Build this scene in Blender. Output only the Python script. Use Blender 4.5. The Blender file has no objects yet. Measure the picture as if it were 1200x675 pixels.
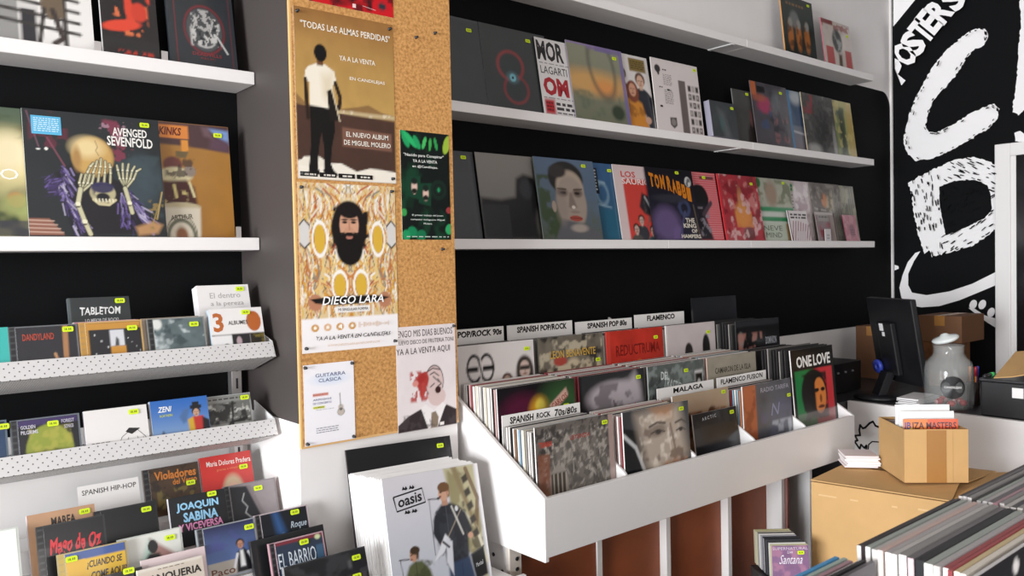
import bpy, math, random
import numpy as np
from mathutils import Vector, Matrix
SC = bpy.context.scene
COL = SC.collection
PI = math.pi
# ------------------------------------------------------------------ camera
EYE = 1.45
YAW, PITCH, ROLL, FPX = 0.696, -0.0282, -0.0211, 950.0
_cy, _sy, _cp, _sp, _cr, _sr = math.cos(YAW), math.sin(YAW), math.cos(PITCH), math.sin(PITCH), math.cos(ROLL), math.sin(ROLL)
_f0, _r0, _u0 = Vector((_sy, _cy, 0)), Vector((_cy, -_sy, 0)), Vector((0, 0, 1))
FWD = _cp * _f0 + _sp * _u0
_u1 = -_sp * _f0 + _cp * _u0
RGT = _cr * _r0 + _sr * _u1
UPV = -_sr * _r0 + _cr * _u1
cam_data = bpy.data.cameras.new('camera')
cam = bpy.data.objects.new('camera', cam_data)
COL.objects.link(cam)
cam.matrix_world = Matrix(((RGT.x, UPV.x, -FWD.x, 0), (RGT.y, UPV.y, -FWD.y, 0), (RGT.z, UPV.z, -FWD.z, EYE), (0, 0, 0, 1)))
cam_data.sensor_width = 36
cam_data.lens = 36 * FPX / 1200
cam_data.clip_start = 0.02
cam_data.dof.use_dof = True
cam_data.dof.focus_distance = 2.6
cam_data.dof.aperture_fstop = 8.0
SC.camera = cam
# ------------------------------------------------------------------ light and exposure
SC.view_settings.view_transform = 'Standard'
SC.view_settings.look = 'None'
SC.view_settings.gamma = 1
SC.view_settings.use_curve_mapping = False
SC.view_settings.exposure = 0.24
W = bpy.data.worlds.new('daylight')
SC.world = W
W.use_nodes = True
W.node_tree.nodes['Background'].inputs[0].default_value = (0.95, 0.93, 0.95, 1)
W.node_tree.nodes['Background'].inputs[1].default_value = 0.33
def area(name, loc, target, sx, sy, power, color):
    d = bpy.data.lights.new(name, 'AREA')
    d.shape = 'RECTANGLE'
    d.size, d.size_y = sx, sy
    d.energy = power
    d.color = color
    o = bpy.data.objects.new(name, d)
    COL.objects.link(o)
    o.location = loc
    o.rotation_euler = (Vector(target) - Vector(loc)).to_track_quat('-Z', 'Y').to_euler()
    return o
area('shop_window_daylight', (-5.6, 0.0, 1.45), (2.4, 1.5, 1.0), 3.0, 2.3, 640, (0.93, 0.97, 1.0))
area('shop_door_daylight', (0.4, -2.6, 1.35), (1.2, 2.2, 0.95), 2.2, 2.0, 52, (1.0, 0.95, 0.92))
try:
    SC.cycles.use_denoising = True
except Exception:
    pass

# ------------------------------------------------------------------ helpers
def _ray(px, py):
    return FWD + RGT * ((px - 600) / FPX) - UPV * ((py - 337.5) / FPX)
def at(px, py, X=None, Y=None, Z=None):
    """point of the picture's sight line on the plane X=, Y= or Z= (world)"""
    d = _ray(px, py)
    if X is not None: k = X / d.x
    elif Y is not None: k = Y / d.y
    else: k = (Z - EYE) / d.z
    return Vector((d.x * k, d.y * k, d.z * k + EYE))
def lin(c):
    return c / 12.92 if c <= 0.04045 else ((c + 0.055) / 1.055) ** 2.4
def C(h):
    return tuple(lin(int(h[i:i + 2], 16) / 255) for i in (0, 2, 4))
MATS = {}
def mat(name, color, rough=0.5, metal=0.0, spec=0.5, coat=0.0, noise=0.0, nscale=40, bump=0.0):
    m = bpy.data.materials.new(name)
    m.use_nodes = True
    nt = m.node_tree
    b = nt.nodes['Principled BSDF']
    b.inputs['Base Color'].default_value = (*C(color), 1)
    b.inputs['Roughness'].default_value = rough
    b.inputs['Metallic'].default_value = metal
    b.inputs['Specular IOR Level'].default_value = spec
    b.inputs['Coat Weight'].default_value = coat
    if noise or bump:
        tc = nt.nodes.new('ShaderNodeTexCoord')
        n = nt.nodes.new('ShaderNodeTexNoise')
        n.inputs['Scale'].default_value = nscale
        n.inputs['Detail'].default_value = 4
        nt.links.new(tc.outputs['Object'], n.inputs['Vector'])
        if noise:
            r = nt.nodes.new('ShaderNodeMix'); r.data_type = 'RGBA'
            c = C(color)
            r.inputs[6].default_value = (*[x * (1 - noise) for x in c], 1)
            r.inputs[7].default_value = (*[min(1, x * (1 + noise)) for x in c], 1)
            nt.links.new(n.outputs['Fac'], r.inputs[0])
            nt.links.new(r.outputs[2], b.inputs['Base Color'])
        if bump:
            bp = nt.nodes.new('ShaderNodeBump')
            bp.inputs['Strength'].default_value = bump
            bp.inputs['Distance'].default_value = 0.004
            nt.links.new(n.outputs['Fac'], bp.inputs['Height'])
            nt.links.new(bp.outputs['Normal'], b.inputs['Normal'])
    MATS[name] = m
    return m
def print_mat(name, rough, coat, spec=0.5):
    m = mat(name, 'ffffff', rough, coat=coat, spec=spec)
    a = m.node_tree.nodes.new('ShaderNodeAttribute')
    a.attribute_name = 'ink'
    m.node_tree.links.new(a.outputs['Color'], m.node_tree.nodes['Principled BSDF'].inputs['Base Color'])
    return m
PRINT = print_mat('printed_card', 0.42, 0.0)
GLOSS = print_mat('printed_card_in_plastic', 0.28, 0.25)
PAPER = print_mat('printed_paper', 0.7, 0.0, 0.25)
WHITE = mat('white_wall_paint', 'eae6e4', 0.75, noise=0.03, nscale=6, bump=0.05)
BLACK = mat('black_wall_paint', '08090b', 0.75, spec=0.15, noise=0.15, nscale=5)
TAUPE = mat('dark_taupe_paint', '403937', 0.6, noise=0.06, nscale=4)
SHELF = mat('white_lacquered_board', 'ece8e6', 0.4, noise=0.02, nscale=8)
BINW = mat('white_melamine', 'e9e5e3', 0.38, noise=0.02, nscale=8)
BROWN = mat('red_brown_wood_panel', '8e4724', 0.5, noise=0.45, nscale=7)
CARD = mat('brown_cardboard', 'c9a06a', 0.8, noise=0.07, nscale=14)
CARDIN = mat('cardboard_inner', 'b8905c', 0.85, noise=0.07, nscale=14)
TAPE = mat('brown_parcel_tape', 'a97842', 0.25, noise=0.05)
WHITEP = mat('white_plastic', 'f2f0ee', 0.35)
BLKP = mat('black_plastic', '17171a', 0.4)
BLKG = mat('dark_grey_plastic', '2a2a2d', 0.35)
CHROME = mat('brushed_steel', 'c9c4c2', 0.35, metal=0.8)
FLUO = mat('fluorescent_yellow_paper', 'd6ee1e', 0.6)
OLIVE = mat('price_ink', '7c8a1c', 0.6)
REDP = mat('red_plastic', 'b3202a', 0.35)
ORANGE = mat('orange_plastic', 'd07a28', 0.35)
GREENP = mat('green_plastic', '4fc26a', 0.35)
BLUEP = mat('blue_plastic', '3d4fc0', 0.35)
PAPERW = mat('white_paper', 'f3f0f0', 0.7)
FLOORM = mat('grey_floor', '8d8681', 0.5, noise=0.15, nscale=5)
CLEAR = mat('clear_plastic', 'e8ecec', 0.1)
CLEAR.node_tree.nodes['Principled BSDF'].inputs['Alpha'].default_value = 0.35
GLASS = mat('jar_glass', 'f2f7f5', 0.02)
GLASS.node_tree.nodes['Principled BSDF'].inputs['Alpha'].default_value = 0.10
GLASS.node_tree.nodes['Principled BSDF'].inputs['Specular IOR Level'].default_value = 1.0
# cork: two grain sizes of light and dark crumbs
CORK = mat('cork', 'c98f4e', 0.9)
_nt = CORK.node_tree
_tc = _nt.nodes.new('ShaderNodeTexCoord'); _v = _nt.nodes.new('ShaderNodeTexVoronoi'); _v.inputs['Scale'].default_value = 260
_n = _nt.nodes.new('ShaderNodeTexNoise'); _n.inputs['Scale'].default_value = 120; _n.inputs['Detail'].default_value = 6
_rmp = _nt.nodes.new('ShaderNodeValToRGB')
_rmp.color_ramp.elements[0].color = (*C('9a6630'), 1); _rmp.color_ramp.elements[0].position = 0.3
_rmp.color_ramp.elements[1].color = (*C('d8a262'), 1); _rmp.color_ramp.elements[1].position = 0.62
_mx = _nt.nodes.new('ShaderNodeMix'); _mx.data_type = 'RGBA'; _mx.inputs[0].default_value = 0.25
_nt.links.new(_tc.outputs['Object'], _v.inputs['Vector']); _nt.links.new(_tc.outputs['Object'], _n.inputs['Vector'])
_nt.links.new(_n.outputs['Fac'], _rmp.inputs['Fac']); _nt.links.new(_rmp.outputs['Color'], _mx.inputs[6])
_hs = _nt.nodes.new('ShaderNodeMix'); _hs.data_type = 'RGBA'; _hs.inputs[6].default_value = (*C('b27a3c'), 1); _hs.inputs[7].default_value = (*C('dca868'), 1)
_sx = _nt.nodes.new('ShaderNodeSeparateColor'); _nt.links.new(_v.outputs['Color'], _sx.inputs[0]); _nt.links.new(_sx.outputs[0], _hs.inputs[0])
_nt.links.new(_hs.outputs[2], _mx.inputs[7]); _nt.links.new(_mx.outputs[2], _nt.nodes['Principled BSDF'].inputs['Base Color'])
# perforated sheet steel: staggered round holes
def perforated(name, color, pitch, rad):
    m = mat(name, color, 0.4)
    nt = m.node_tree
    tc = nt.nodes.new('ShaderNodeTexCoord'); uv = tc.outputs['UV']
    def grid(off):
        a = nt.nodes.new('ShaderNodeVectorMath'); a.operation = 'ADD'; a.inputs[1].default_value = (off, off, 0)
        s = nt.nodes.new('ShaderNodeVectorMath'); s.operation = 'SCALE'; s.inputs['Scale'].default_value = 1 / pitch
        nt.links.new(uv, s.inputs[0]); nt.links.new(s.outputs[0], a.inputs[0])
        f = nt.nodes.new('ShaderNodeVectorMath'); f.operation = 'FRACTION'; nt.links.new(a.outputs[0], f.inputs[0])
        d = nt.nodes.new('ShaderNodeVectorMath'); d.operation = 'DISTANCE'; d.inputs[1].default_value = (0.5, 0.5, 0)
        nt.links.new(f.outputs[0], d.inputs[0])
        return d.outputs['Value']
    mn = nt.nodes.new('ShaderNodeMath'); mn.operation = 'MINIMUM'
    nt.links.new(grid(0), mn.inputs[0]); nt.links.new(grid(0.5), mn.inputs[1])
    lt = nt.nodes.new('ShaderNodeMath'); lt.operation = 'LESS_THAN'; lt.inputs[1].default_value = rad / pitch
    nt.links.new(mn.outputs[0], lt.inputs[0])
    mx = nt.nodes.new('ShaderNodeMix'); mx.data_type = 'RGBA'
    mx.inputs[6].default_value = (*C(color), 1); mx.inputs[7].default_value = (*C('2a2828'), 1)
    nt.links.new(lt.outputs[0], mx.inputs[0]); nt.links.new(mx.outputs[2], nt.nodes['Principled BSDF'].inputs['Base Color'])
    return m
PERF = perforated('perforated_steel', 'd2cfce', 0.0195, 0.0016)
PERF2 = perforated('fine_perforated_steel', 'd6d3d1', 0.0105, 0.0020)

def link(o, parent=None):
    COL.objects.link(o)
    if parent is not None: o.parent = parent
    return o
def tag(o, label, cat, group=None):
    o['label'] = label; o['category'] = cat
    if group: o['group'] = group
    return o
def thing(name, label, cat, loc=(0, 0, 0), rot=(0, 0, 0), group=None):
    o = link(bpy.data.objects.new(name, None))
    o.empty_display_size = 0.03
    o.location = loc; o.rotation_euler = rot
    return tag(o, label, cat, group)
class MB:
    """collects boxes, prisms and lathes into one mesh"""
    def __init__(s): s.v, s.f, s.m, s.sm = [], [], [], []
    def add(s, verts, faces, mi=0, smooth=False):
        k = len(s.v); s.v += [tuple(p) for p in verts]
        s.f += [tuple(i + k for i in f) for f in faces]; s.m += [mi] * len(faces); s.sm += [smooth] * len(faces)
        return s
    def box(s, x0, x1, y0, y1, z0, z1, mi=0, M=None):
        v = [Vector(p) for p in ((x0, y0, z0), (x1, y0, z0), (x1, y1, z0), (x0, y1, z0), (x0, y0, z1), (x1, y0, z1), (x1, y1, z1), (x0, y1, z1))]
        if M: v = [M @ p for p in v]
        return s.add(v, [(0, 1, 5, 4), (1, 2, 6, 5), (2, 3, 7, 6), (3, 0, 4, 7), (4, 5, 6, 7), (3, 2, 1, 0)], mi)
    def prism(s, pts, vec, mi=0):
        """closed polygon pts extruded by vec"""
        n = len(pts); a = [Vector(p) for p in pts]; b = [p + Vector(vec) for p in a]
        nrm = Vector((0, 0, 0))
        for i in range(n): nrm += a[i].cross(a[(i + 1) % n])
        if nrm.dot(Vector(vec)) < 0:
            f = [tuple(range(n)), tuple(range(2 * n - 1, n - 1, -1))] + [((i + 1) % n, i, n + i, n + (i + 1) % n) for i in range(n)]
        else:
            f = [tuple(range(n - 1, -1, -1)), tuple(range(n, 2 * n))] + [(i, (i + 1) % n, n + (i + 1) % n, n + i) for i in range(n)]
        return s.add(a + b, f, mi)
    def lathe(s, prof, c=(0, 0, 0), n=32, mi=0, M=None, cap=True):
        v = []; f = []
        for r, z in prof:
            for k in range(n):
                p = Vector((r * math.cos(2 * PI * k / n), r * math.sin(2 * PI * k / n), z))
                if M: p = M @ p
                v.append(p + Vector(c))
        for i in range(len(prof) - 1):
            for k in range(n):
                f.append((i * n + k, i * n + (k + 1) % n, (i + 1) * n + (k + 1) % n, (i + 1) * n + k))
        if cap:
            f.append(tuple(range(n - 1, -1, -1))); f.append(tuple((len(prof) - 1) * n + k for k in range(n)))
        return s.add(v, f, mi, True)
    def build(s, name, mats, parent=None, bevel=0.0, kind=None):
        me = bpy.data.meshes.new(name)
        me.from_pydata(s.v, [], s.f)
        if not isinstance(mats, (list, tuple)): mats = [mats]
        for m in mats: me.materials.append(m)
        me.polygons.foreach_set('material_index', s.m)
        me.polygons.foreach_set('use_smooth', s.sm)
        me.update()
        o = link(bpy.data.objects.new(name, me), parent)
        if bevel:
            b = o.modifiers.new('bevel', 'BEVEL'); b.width = bevel; b.segments = 2; b.limit_method = 'ANGLE'
        if kind: o['kind'] = kind
        return o

# --- lettering: outlines of the built-in font, fitted into a box
_tcache = {}
def glyphs(s, bold=0.0):
    k = (s, bold)
    if k in _tcache: return _tcache[k]
    cu = bpy.data.curves.new('lettering', 'FONT')
    cu.body = s; cu.size = 1; cu.offset = bold; cu.resolution_u = 2; cu.fill_mode = 'FRONT'
    o = bpy.data.objects.new('lettering', cu)
    COL.objects.link(o)
    dg = bpy.context.evaluated_depsgraph_get()
    me = bpy.data.meshes.new_from_object(o.evaluated_get(dg))
    v = np.array([p.co[:2] for p in me.vertices]) if len(me.vertices) else np.zeros((0, 2))
    f = [tuple(p.vertices) for p in me.polygons]
    bpy.data.objects.remove(o); bpy.data.curves.remove(cu); bpy.data.meshes.remove(me)
    if len(v):
        lo, hi = v.min(0), v.max(0)
        v = (v - lo) / np.maximum(hi - lo, 1e-6)
    _tcache[k] = (v, f)
    return _tcache[k]

def vnoise(u, v, sc, seed, octv=3):
    r = np.zeros_like(u); amp = 1.0; tot = 0
    for o in range(octv):
        rng = np.random.RandomState(seed * 7 + o)
        n = int(sc * 2 ** o) + 3
        g = rng.rand(n, n)
        x = u * sc * 2 ** o; y = v * sc * 2 ** o
        xi = np.clip(x.astype(int), 0, n - 2); yi = np.clip(y.astype(int), 0, n - 2)
        fx = x - xi; fy = y - yi
        fx = fx * fx * (3 - 2 * fx); fy = fy * fy * (3 - 2 * fy)
        r += amp * ((g[yi, xi] * (1 - fx) + g[yi, xi + 1] * fx) * (1 - fy) + (g[yi + 1, xi] * (1 - fx) + g[yi + 1, xi + 1] * fx) * fy)
        tot += amp; amp *= 0.5
    return r / tot

class Art:
    """a printed picture: u to the right, v downwards, both 0..1"""
    def __init__(s, w, h, n=48, bg='808080'):
        s.w, s.h = w, h
        k = n / max(w, h)
        s.nx, s.ny = max(2, int(w * k)), max(2, int(h * k))
        s.U, s.V = np.meshgrid(np.linspace(0, 1, s.nx + 1), np.linspace(0, 1, s.ny + 1))
        s.c = np.zeros(s.U.shape + (3,)); s.c[:] = C(bg)
        s.ov = []
        s.px = 1.0 / n
        s.asp = w / h
    def mix(s, a, col):
        a = np.clip(a, 0, 1)[..., None]
        s.c = s.c * (1 - a) + np.array(C(col)) * a
        return s
    def grad(s, c0, c1, ax='v', p=1.0):
        t = (s.V if ax == 'v' else s.U) ** p
        s.c = np.array(C(c0)) * (1 - t[..., None]) + np.array(C(c1)) * t[..., None]
        return s
    def ell(s, cx, cy, rx, ry, col, soft=0.12, rot=0.0, a=1.0):
        x = (s.U - cx) * s.asp; y = s.V - cy
        cr, sr = math.cos(rot), math.sin(rot)
        xx = (x * cr + y * sr) / (rx * s.asp); yy = (-x * sr + y * cr) / ry
        d = np.sqrt(xx * xx + yy * yy)
        sf = max(soft, s.px / max(min(rx, ry), 1e-3) * 0.7)
        return s.mix(a * np.clip((1 + sf / 2 - d) / sf, 0, 1), col)
    def ring(s, cx, cy, rx, ry, wd, col, soft=0.1, a=1.0, rot=0.0):
        x = (s.U - cx) * s.asp; y = s.V - cy
        cr, sr = math.cos(rot), math.sin(rot)
        d = np.sqrt(((x * cr + y * sr) / (rx * s.asp)) ** 2 + ((-x * sr + y * cr) / ry) ** 2)
        return s.mix(a * np.clip((wd - np.abs(d - 1)) / max(soft, s.px / max(rx, ry)) + 0.5, 0, 1), col)
    def poly(s, pts, col, soft=1.0, a=1.0):
        x = s.U; y = s.V
        ins = np.zeros(x.shape, bool); dm = np.full(x.shape, 9.0)
        n = len(pts)
        for i in range(n):
            x0, y0 = pts[i]; x1, y1 = pts[(i + 1) % n]
            if y0 != y1:
                ins ^= ((y0 > y) != (y1 > y)) & (x < (x1 - x0) * (y - y0) / (y1 - y0) + x0)
            L = (x1 - x0) ** 2 + (y1 - y0) ** 2 + 1e-12
            t = np.clip(((x - x0) * (x1 - x0) + (y - y0) * (y1 - y0)) / L, 0, 1)
            dm = np.minimum(dm, np.hypot(x - x0 - t * (x1 - x0), y - y0 - t * (y1 - y0)))
        sd = np.where(ins, dm, -dm)
        return s.mix(a * np.clip(sd / (s.px * soft) + 0.5, 0, 1), col)
    def rect(s, u0, v0, u1, v1, col, a=1.0):
        return s.poly([(u0, v0), (u1, v0), (u1, v1), (u0, v1)], col, a=a)
    def line(s, pts, wd, col, a=1.0):
        dm = np.full(s.U.shape, 9.0)
        for (x0, y0), (x1, y1) in zip(pts, pts[1:]):
            L = (x1 - x0) ** 2 + (y1 - y0) ** 2 + 1e-12
            t = np.clip(((s.U - x0) * (x1 - x0) + (s.V - y0) * (y1 - y0)) / L, 0, 1)
            dm = np.minimum(dm, np.hypot(s.U - x0 - t * (x1 - x0), s.V - y0 - t * (y1 - y0)))
        return s.mix(a * np.clip((wd / 2 - dm) / s.px + 0.5, 0, 1), col)
    def tex(s, amp=0.3, sc=10, seed=1):
        n = vnoise(s.U, s.V, sc, seed)
        s.c = np.clip(s.c * (1 + amp * (n[..., None] - 0.5) * 2), 0, 1)
        return s
    def blot(s, col, sc=6, seed=1, thr=0.55, soft=0.08, a=1.0, box=None):
        n = vnoise(s.U, s.V, sc, seed)
        m = np.clip((n - thr) / soft, 0, 1) * a
        if box:
            u0, v0, u1, v1 = box
            e = 0.03
            m = m * np.clip((s.U - u0) / e, 0, 1) * np.clip((u1 - s.U) / e, 0, 1) * np.clip((s.V - v0) / e, 0, 1) * np.clip((v1 - s.V) / e, 0, 1)
        return s.mix(m, col)
    def head(s, cx, cy, r, skin='c49a80', hair='1c1512', long=0.0, beard=False, feat=True):
        k = 1 / s.asp
        if long: s.ell(cx, cy + r * 0.35, r * 1.15 * k, r * (1.1 + long), hair, 0.25)
        s.ell(cx, cy - r * 0.28, r * 0.95 * k, r * 0.95, hair, 0.2)
        s.ell(cx, cy + r * 0.05, r * 0.68 * k, r * 0.9, skin, 0.2)
        if beard: s.ell(cx, cy + r * 0.78, r * 0.62 * k, r * 0.5, hair, 0.3)
        if feat:
            for d in (-1, 1): s.ell(cx + d * r * 0.28 * k, cy - r * 0.08, r * 0.16 * k, r * 0.07, hair, 0.5, a=0.85)
            s.ell(cx + r * 0.05 * k, cy + r * 0.22, r * 0.09 * k, r * 0.2, '6b4434', 0.9, a=0.5)
            s.ell(cx, cy + r * 0.5, r * 0.24 * k, r * 0.07, '7c3a34', 0.5, a=0.9)
        return s
    def bust(s, cx, cy, r, cloth='20242c', **kw):
        k = 1 / s.asp
        s.ell(cx, cy + r * 2.7, r * 1.9 * k, r * 1.75, cloth, 0.12)
        s.rect(cx - r * 0.3 * k, cy + r * 0.6, cx + r * 0.3 * k, cy + r * 1.2, kw.get('skin', 'c49a80'))
        return s.head(cx, cy, r, **kw)
    def text(s, t, u0, v0, u1, v1, col='f4f2ee', bold=0.0, shear=0.0, rot=0.0, jit=0.0):
        """lettering that fills the box (u0,v0)-(u1,v1)"""
        g, f = glyphs(t, bold)
        if not len(g): return s
        x = g[:, 0].copy(); y = g[:, 1].copy()
        if jit:
            y = y + jit * np.sin(x * 41 + len(t)) * 0.5 + jit * 0.5 * np.sin(x * 97)
            x = x + jit * 0.03 * np.sin(y * 5 + x * 30)
        X = (u0 + x * (u1 - u0)) * s.w; Z = (1 - (v1 + y * (v0 - v1))) * s.h
        X = X + shear * (Z - (1 - v1) * s.h)
        if rot:
            cx, cz = X.mean(), Z.mean(); c_, s_ = math.cos(rot), math.sin(rot)
            X, Z = cx + (X - cx) * c_ - (Z - cz) * s_, cz + (X - cx) * s_ + (Z - cz) * c_
        s.ov.append((np.stack([X, Z], 1), f, C(col)))
        return s
    def shape(s, pts, col):
        s.ov.append((np.array([(u * s.w, (1 - v) * s.h) for u, v in pts]), [tuple(range(len(pts) - 1, -1, -1))], C(col)))
        return s
    def stroke(s, pts, wd, col):
        """a crisp inked line of width wd (metres)"""
        P = [Vector((u * s.w, (1 - v) * s.h)) for u, v in pts]
        L, Rr = [], []
        for i, p in enumerate(P):
            d = (P[min(i + 1, len(P) - 1)] - P[max(i - 1, 0)])
            d = d.normalized() if d.length > 1e-9 else Vector((1, 0))
            n = Vector((-d.y, d.x)) * wd / 2
            L.append(p + n); Rr.append(p - n)
        k = len(P)
        s.ov.append((np.array([tuple(p) for p in L + Rr]), [(i, k + i, k + i + 1, i + 1) for i in range(k - 1)], C(col)))
        return s
    def fine(s, u0, v0, u1, v1, rows, col, seed=1, fill=0.55, cpr=14):
        """rows of small illegible print"""
        rng = random.Random(seed)
        dv = (v1 - v0) / rows
        V, F = [], []
        for r in range(rows):
            u = u0
            while u < u1 - 0.01:
                wd = rng.uniform(0.5, 1.6) * (u1 - u0) / cpr
                e = min(u1, u + wd)
                a, b = (v0 + r * dv + dv * 0.2), (v0 + r * dv + dv * (0.2 + fill))
                k = len(V)
                V += [(u * s.w, (1 - b) * s.h), (e * s.w, (1 - b) * s.h), (e * s.w, (1 - a) * s.h), (u * s.w, (1 - a) * s.h)]
                F.append((k, k + 1, k + 2, k + 3))
                u = e + (u1 - u0) / cpr * 0.35
        s.ov.append((np.array(V), F, C(col)))
        return s
    def mesh(s, name, t, spine='d8d4d0', top=None, back='c8c4c0', material=None):
        """card of thickness t: picture in front (-Y), coloured spine and edges"""
        nx, ny = s.nx, s.ny
        n0 = (nx + 1) * (ny + 1)
        X = s.U * s.w; Z = (1 - s.V) * s.h
        V = [np.stack([X.ravel(), np.full(n0, -t / 2), Z.ravel()], 1)]
        CC = [s.c.reshape(-1, 3)]
        i = np.arange(ny)[:, None] * (nx + 1) + np.arange(nx)[None, :]
        F = np.stack([i + nx + 1, i + nx + 2, i + 1, i], -1).reshape(-1, 4)
        faces = [F]
        k = n0
        w, h, y0, y1 = s.w, s.h, -t / 2, t / 2
        top = top or spine
        sides = [((0, y1, 0), (0, y0, 0), (0, y0, h), (0, y1, h), spine), ((w, y0, 0), (w, y1, 0), (w, y1, h), (w, y0, h), back),
                 ((0, y0, h), (w, y0, h), (w, y1, h), (0, y1, h), top), ((0, y1, 0), (w, y1, 0), (w, y0, 0), (0, y0, 0), top),
                 ((w, y1, 0), (0, y1, 0), (0, y1, h), (w, y1, h), back)]
        for a, b, c, d, cl in sides:
            V.append(np.array([a, b, c, d], float)); CC.append(np.tile(np.array(C(cl)), (4, 1)))
            faces.append(np.array([[k, k + 1, k + 2, k + 3]])); k += 4
        V = list(V); extra = []
        for j, (p, f, cl) in enumerate(s.ov):
            V.append(np.stack([p[:, 0], np.full(len(p), y0 - 0.0003 - 0.00012 * j), p[:, 1]], 1))
            CC.append(np.tile(np.array(cl), (len(p), 1)))
            extra += [tuple(q + k for q in g) for g in f]; k += len(p)
        V = np.concatenate(V); CC = np.concatenate(CC)
        F = [tuple(r) for r in np.concatenate(faces).tolist()] + extra
        me = bpy.data.meshes.new(name)
        me.from_pydata(V.tolist(), [], F)
        a = me.color_attributes.new('ink', 'FLOAT_COLOR', 'POINT')
        a.data.foreach_set('color', np.concatenate([CC, np.ones((len(CC), 1))], 1).astype(np.float32).ravel())
        me.materials.append(material or GLOSS)
        me.update()
        return me
_cb = {}
def card_mesh(w, h, t, spine, top, front, material=None):
    k = (w, h, t, spine, top, front)
    if k not in _cb:
        _cb[k] = Art(w, h, 2, front).mesh('sleeve', t, spine, top, front, material or PRINT)
    return _cb[k]
ORD = 'first second third fourth fifth sixth seventh eighth ninth tenth eleventh twelfth thirteenth fourteenth fifteenth sixteenth seventeenth eighteenth nineteenth twentieth'.split()
# --- price sticker, one mesh shared by all
def _sticker():
    m = MB()
    w, h, t = 0.0235, 0.0125, 0.0005
    p = [(-w / 2 + .002, -h / 2), (w / 2 - .002, -h / 2), (w / 2, -h / 2 + .0025), (w / 2, h / 2 - .0025), (w / 2 - .002, h / 2), (-w / 2 + .002, h / 2), (-w / 2, h / 2 - .0025), (-w / 2, -h / 2 + .0025)]
    m.prism([(x, 0, z) for x, z in p], (0, -t, 0), 0)
    for x0, x1, z0, z1 in ((-.007, -.0055, -.0025, .0025), (-.0045, -.0015, -.0025, .0025), (-.0008, .0, -.0035, -.002), (.001, .0035, -.0025, .0025), (.0045, .0072, -.0025, .0025)):
        m.add([(x0, -t - .0001, z0), (x1, -t - .0001, z0), (x1, -t - .0001, z1), (x0, -t - .0001, z1)], [(0, 1, 2, 3)], 1)
    o = m.build('price_sticker', [FLUO, OLIVE])
    me = o.data
    bpy.data.objects.remove(o)
    return me
STK = _sticker()
def sticker(root, u, v, w, h, t, rot=0.0, sc=1.0):
    o = link(bpy.data.objects.new('price_sticker', STK), root)
    o.location = (u * w, -t / 2 - 0.0016, (1 - v) * h)
    o.rotation_euler = (0, rot, 0)
    o.scale = (sc, 1, sc)
    o['label'] = 'fluorescent yellow price sticker'
    return o
def cover(name, label, cat, group, pos, art, t=0.004, lean=0.17, roll=0.0, yaw=0.0, stk=((0.86, 0.06),), spine='d8d4d0', top=None, back='b8b4b0', material=None, part='sleeve'):
    """a printed sleeve standing on pos (its bottom-left front corner), leaning back"""
    r = thing(name, label, cat, (pos[0], pos[1], pos[2] + t / 2 * math.sin(lean) + .0003), (-lean, roll, yaw), group)
    link(bpy.data.objects.new(part, art.mesh(part, t, spine, top, back, material)), r)
    for k in stk:
        sticker(r, k[0], k[1], art.w, art.h, t, k[2] if len(k) > 2 else 0.0, k[3] if len(k) > 3 else 1.0)
    return r
def jewel(label, group, pos, art, lean=0.3, roll=0.0, yaw=0.0, stk=((0.85, 0.12),), tray='1c1c20', edge='b9bdbd', name='compact_disc_case', t=0.0104):
    """CD in a jewel case: clear case with hinge strip, booklet behind the lid"""
    w, h = 0.142, 0.125
    r = thing(name, label, 'compact disc', (pos[0], pos[1], pos[2] + t / 2 * math.sin(lean) + .0003), (-lean, roll, yaw), group)
    c = Art(w, h, 60, edge)
    c.rect(0.012, 0.01, 0.095, 0.99, tray)
    for k in range(8): c.rect(0.02, 0.06 + k * 0.115, 0.08, 0.075 + k * 0.115, '6c7070', a=0.6)
    link(bpy.data.objects.new('jewel_case', c.mesh('jewel_case', t, edge, 'c9cdcd', '8a8e8e', GLOSS)), r)
    b = link(bpy.data.objects.new('booklet', art.mesh('booklet', 0.0008, 'e8e8e8', None, 'e0e0e0', GLOSS)), r)
    b.location = (0.0150, -t / 2 - 0.0002, 0.003)
    for k in stk: sticker(r, k[0], k[1], w, h, t + 0.002, 0.0, 1.0)
    return r
BW, BH = 0.1225, 0.119      # booklet size
# ================================================================== the setting
YB = 2.34            # face of the long wall
XC = 5.02            # corner with the side wall
ZW = 1.05            # where black paint gives way to white
m = MB()
m.box(-1.9, XC + 0.1, YB, YB + 0.1, 0, 3.1, 0)
def slab(pts, y0, y1, mi):
    m.prism([(x, y1, z) for x, z in pts], (0, y0 - y1, 0), mi)
slab([(-1.9, ZW), (0.93, ZW), (0.93, 3.1), (-1.9, 3.1)], YB - 0.002, YB, 1)
rc = 0.10; xr, zt = XC - 0.015, 2.455
arc = [(xr - rc + rc * math.cos(a), zt - rc + rc * math.sin(a)) for a in [PI / 2 * k / 8 for k in range(9)]]
slab([(1.40, ZW), (xr, ZW)] + arc + [(1.40, zt)], YB - 0.002, YB, 1)
m.build('wall_back', [WHITE, BLACK], kind='structure')
m = MB(); m.box(-1.9, XC + 0.1, -3.2, YB + 0.1, -0.1, 0); m.build('floor', FLOORM, kind='structure')
m = MB(); m.box(-1.9, XC + 0.1, -3.2, YB + 0.1, 3.1, 3.2); m.build('ceiling', WHITE, kind='structure')
m = MB(); m.box(XC, XC + 0.1, -3.2, YB, 0, 3.1); wall_right = m.build('wall_right', WHITE, kind='structure')
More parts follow.
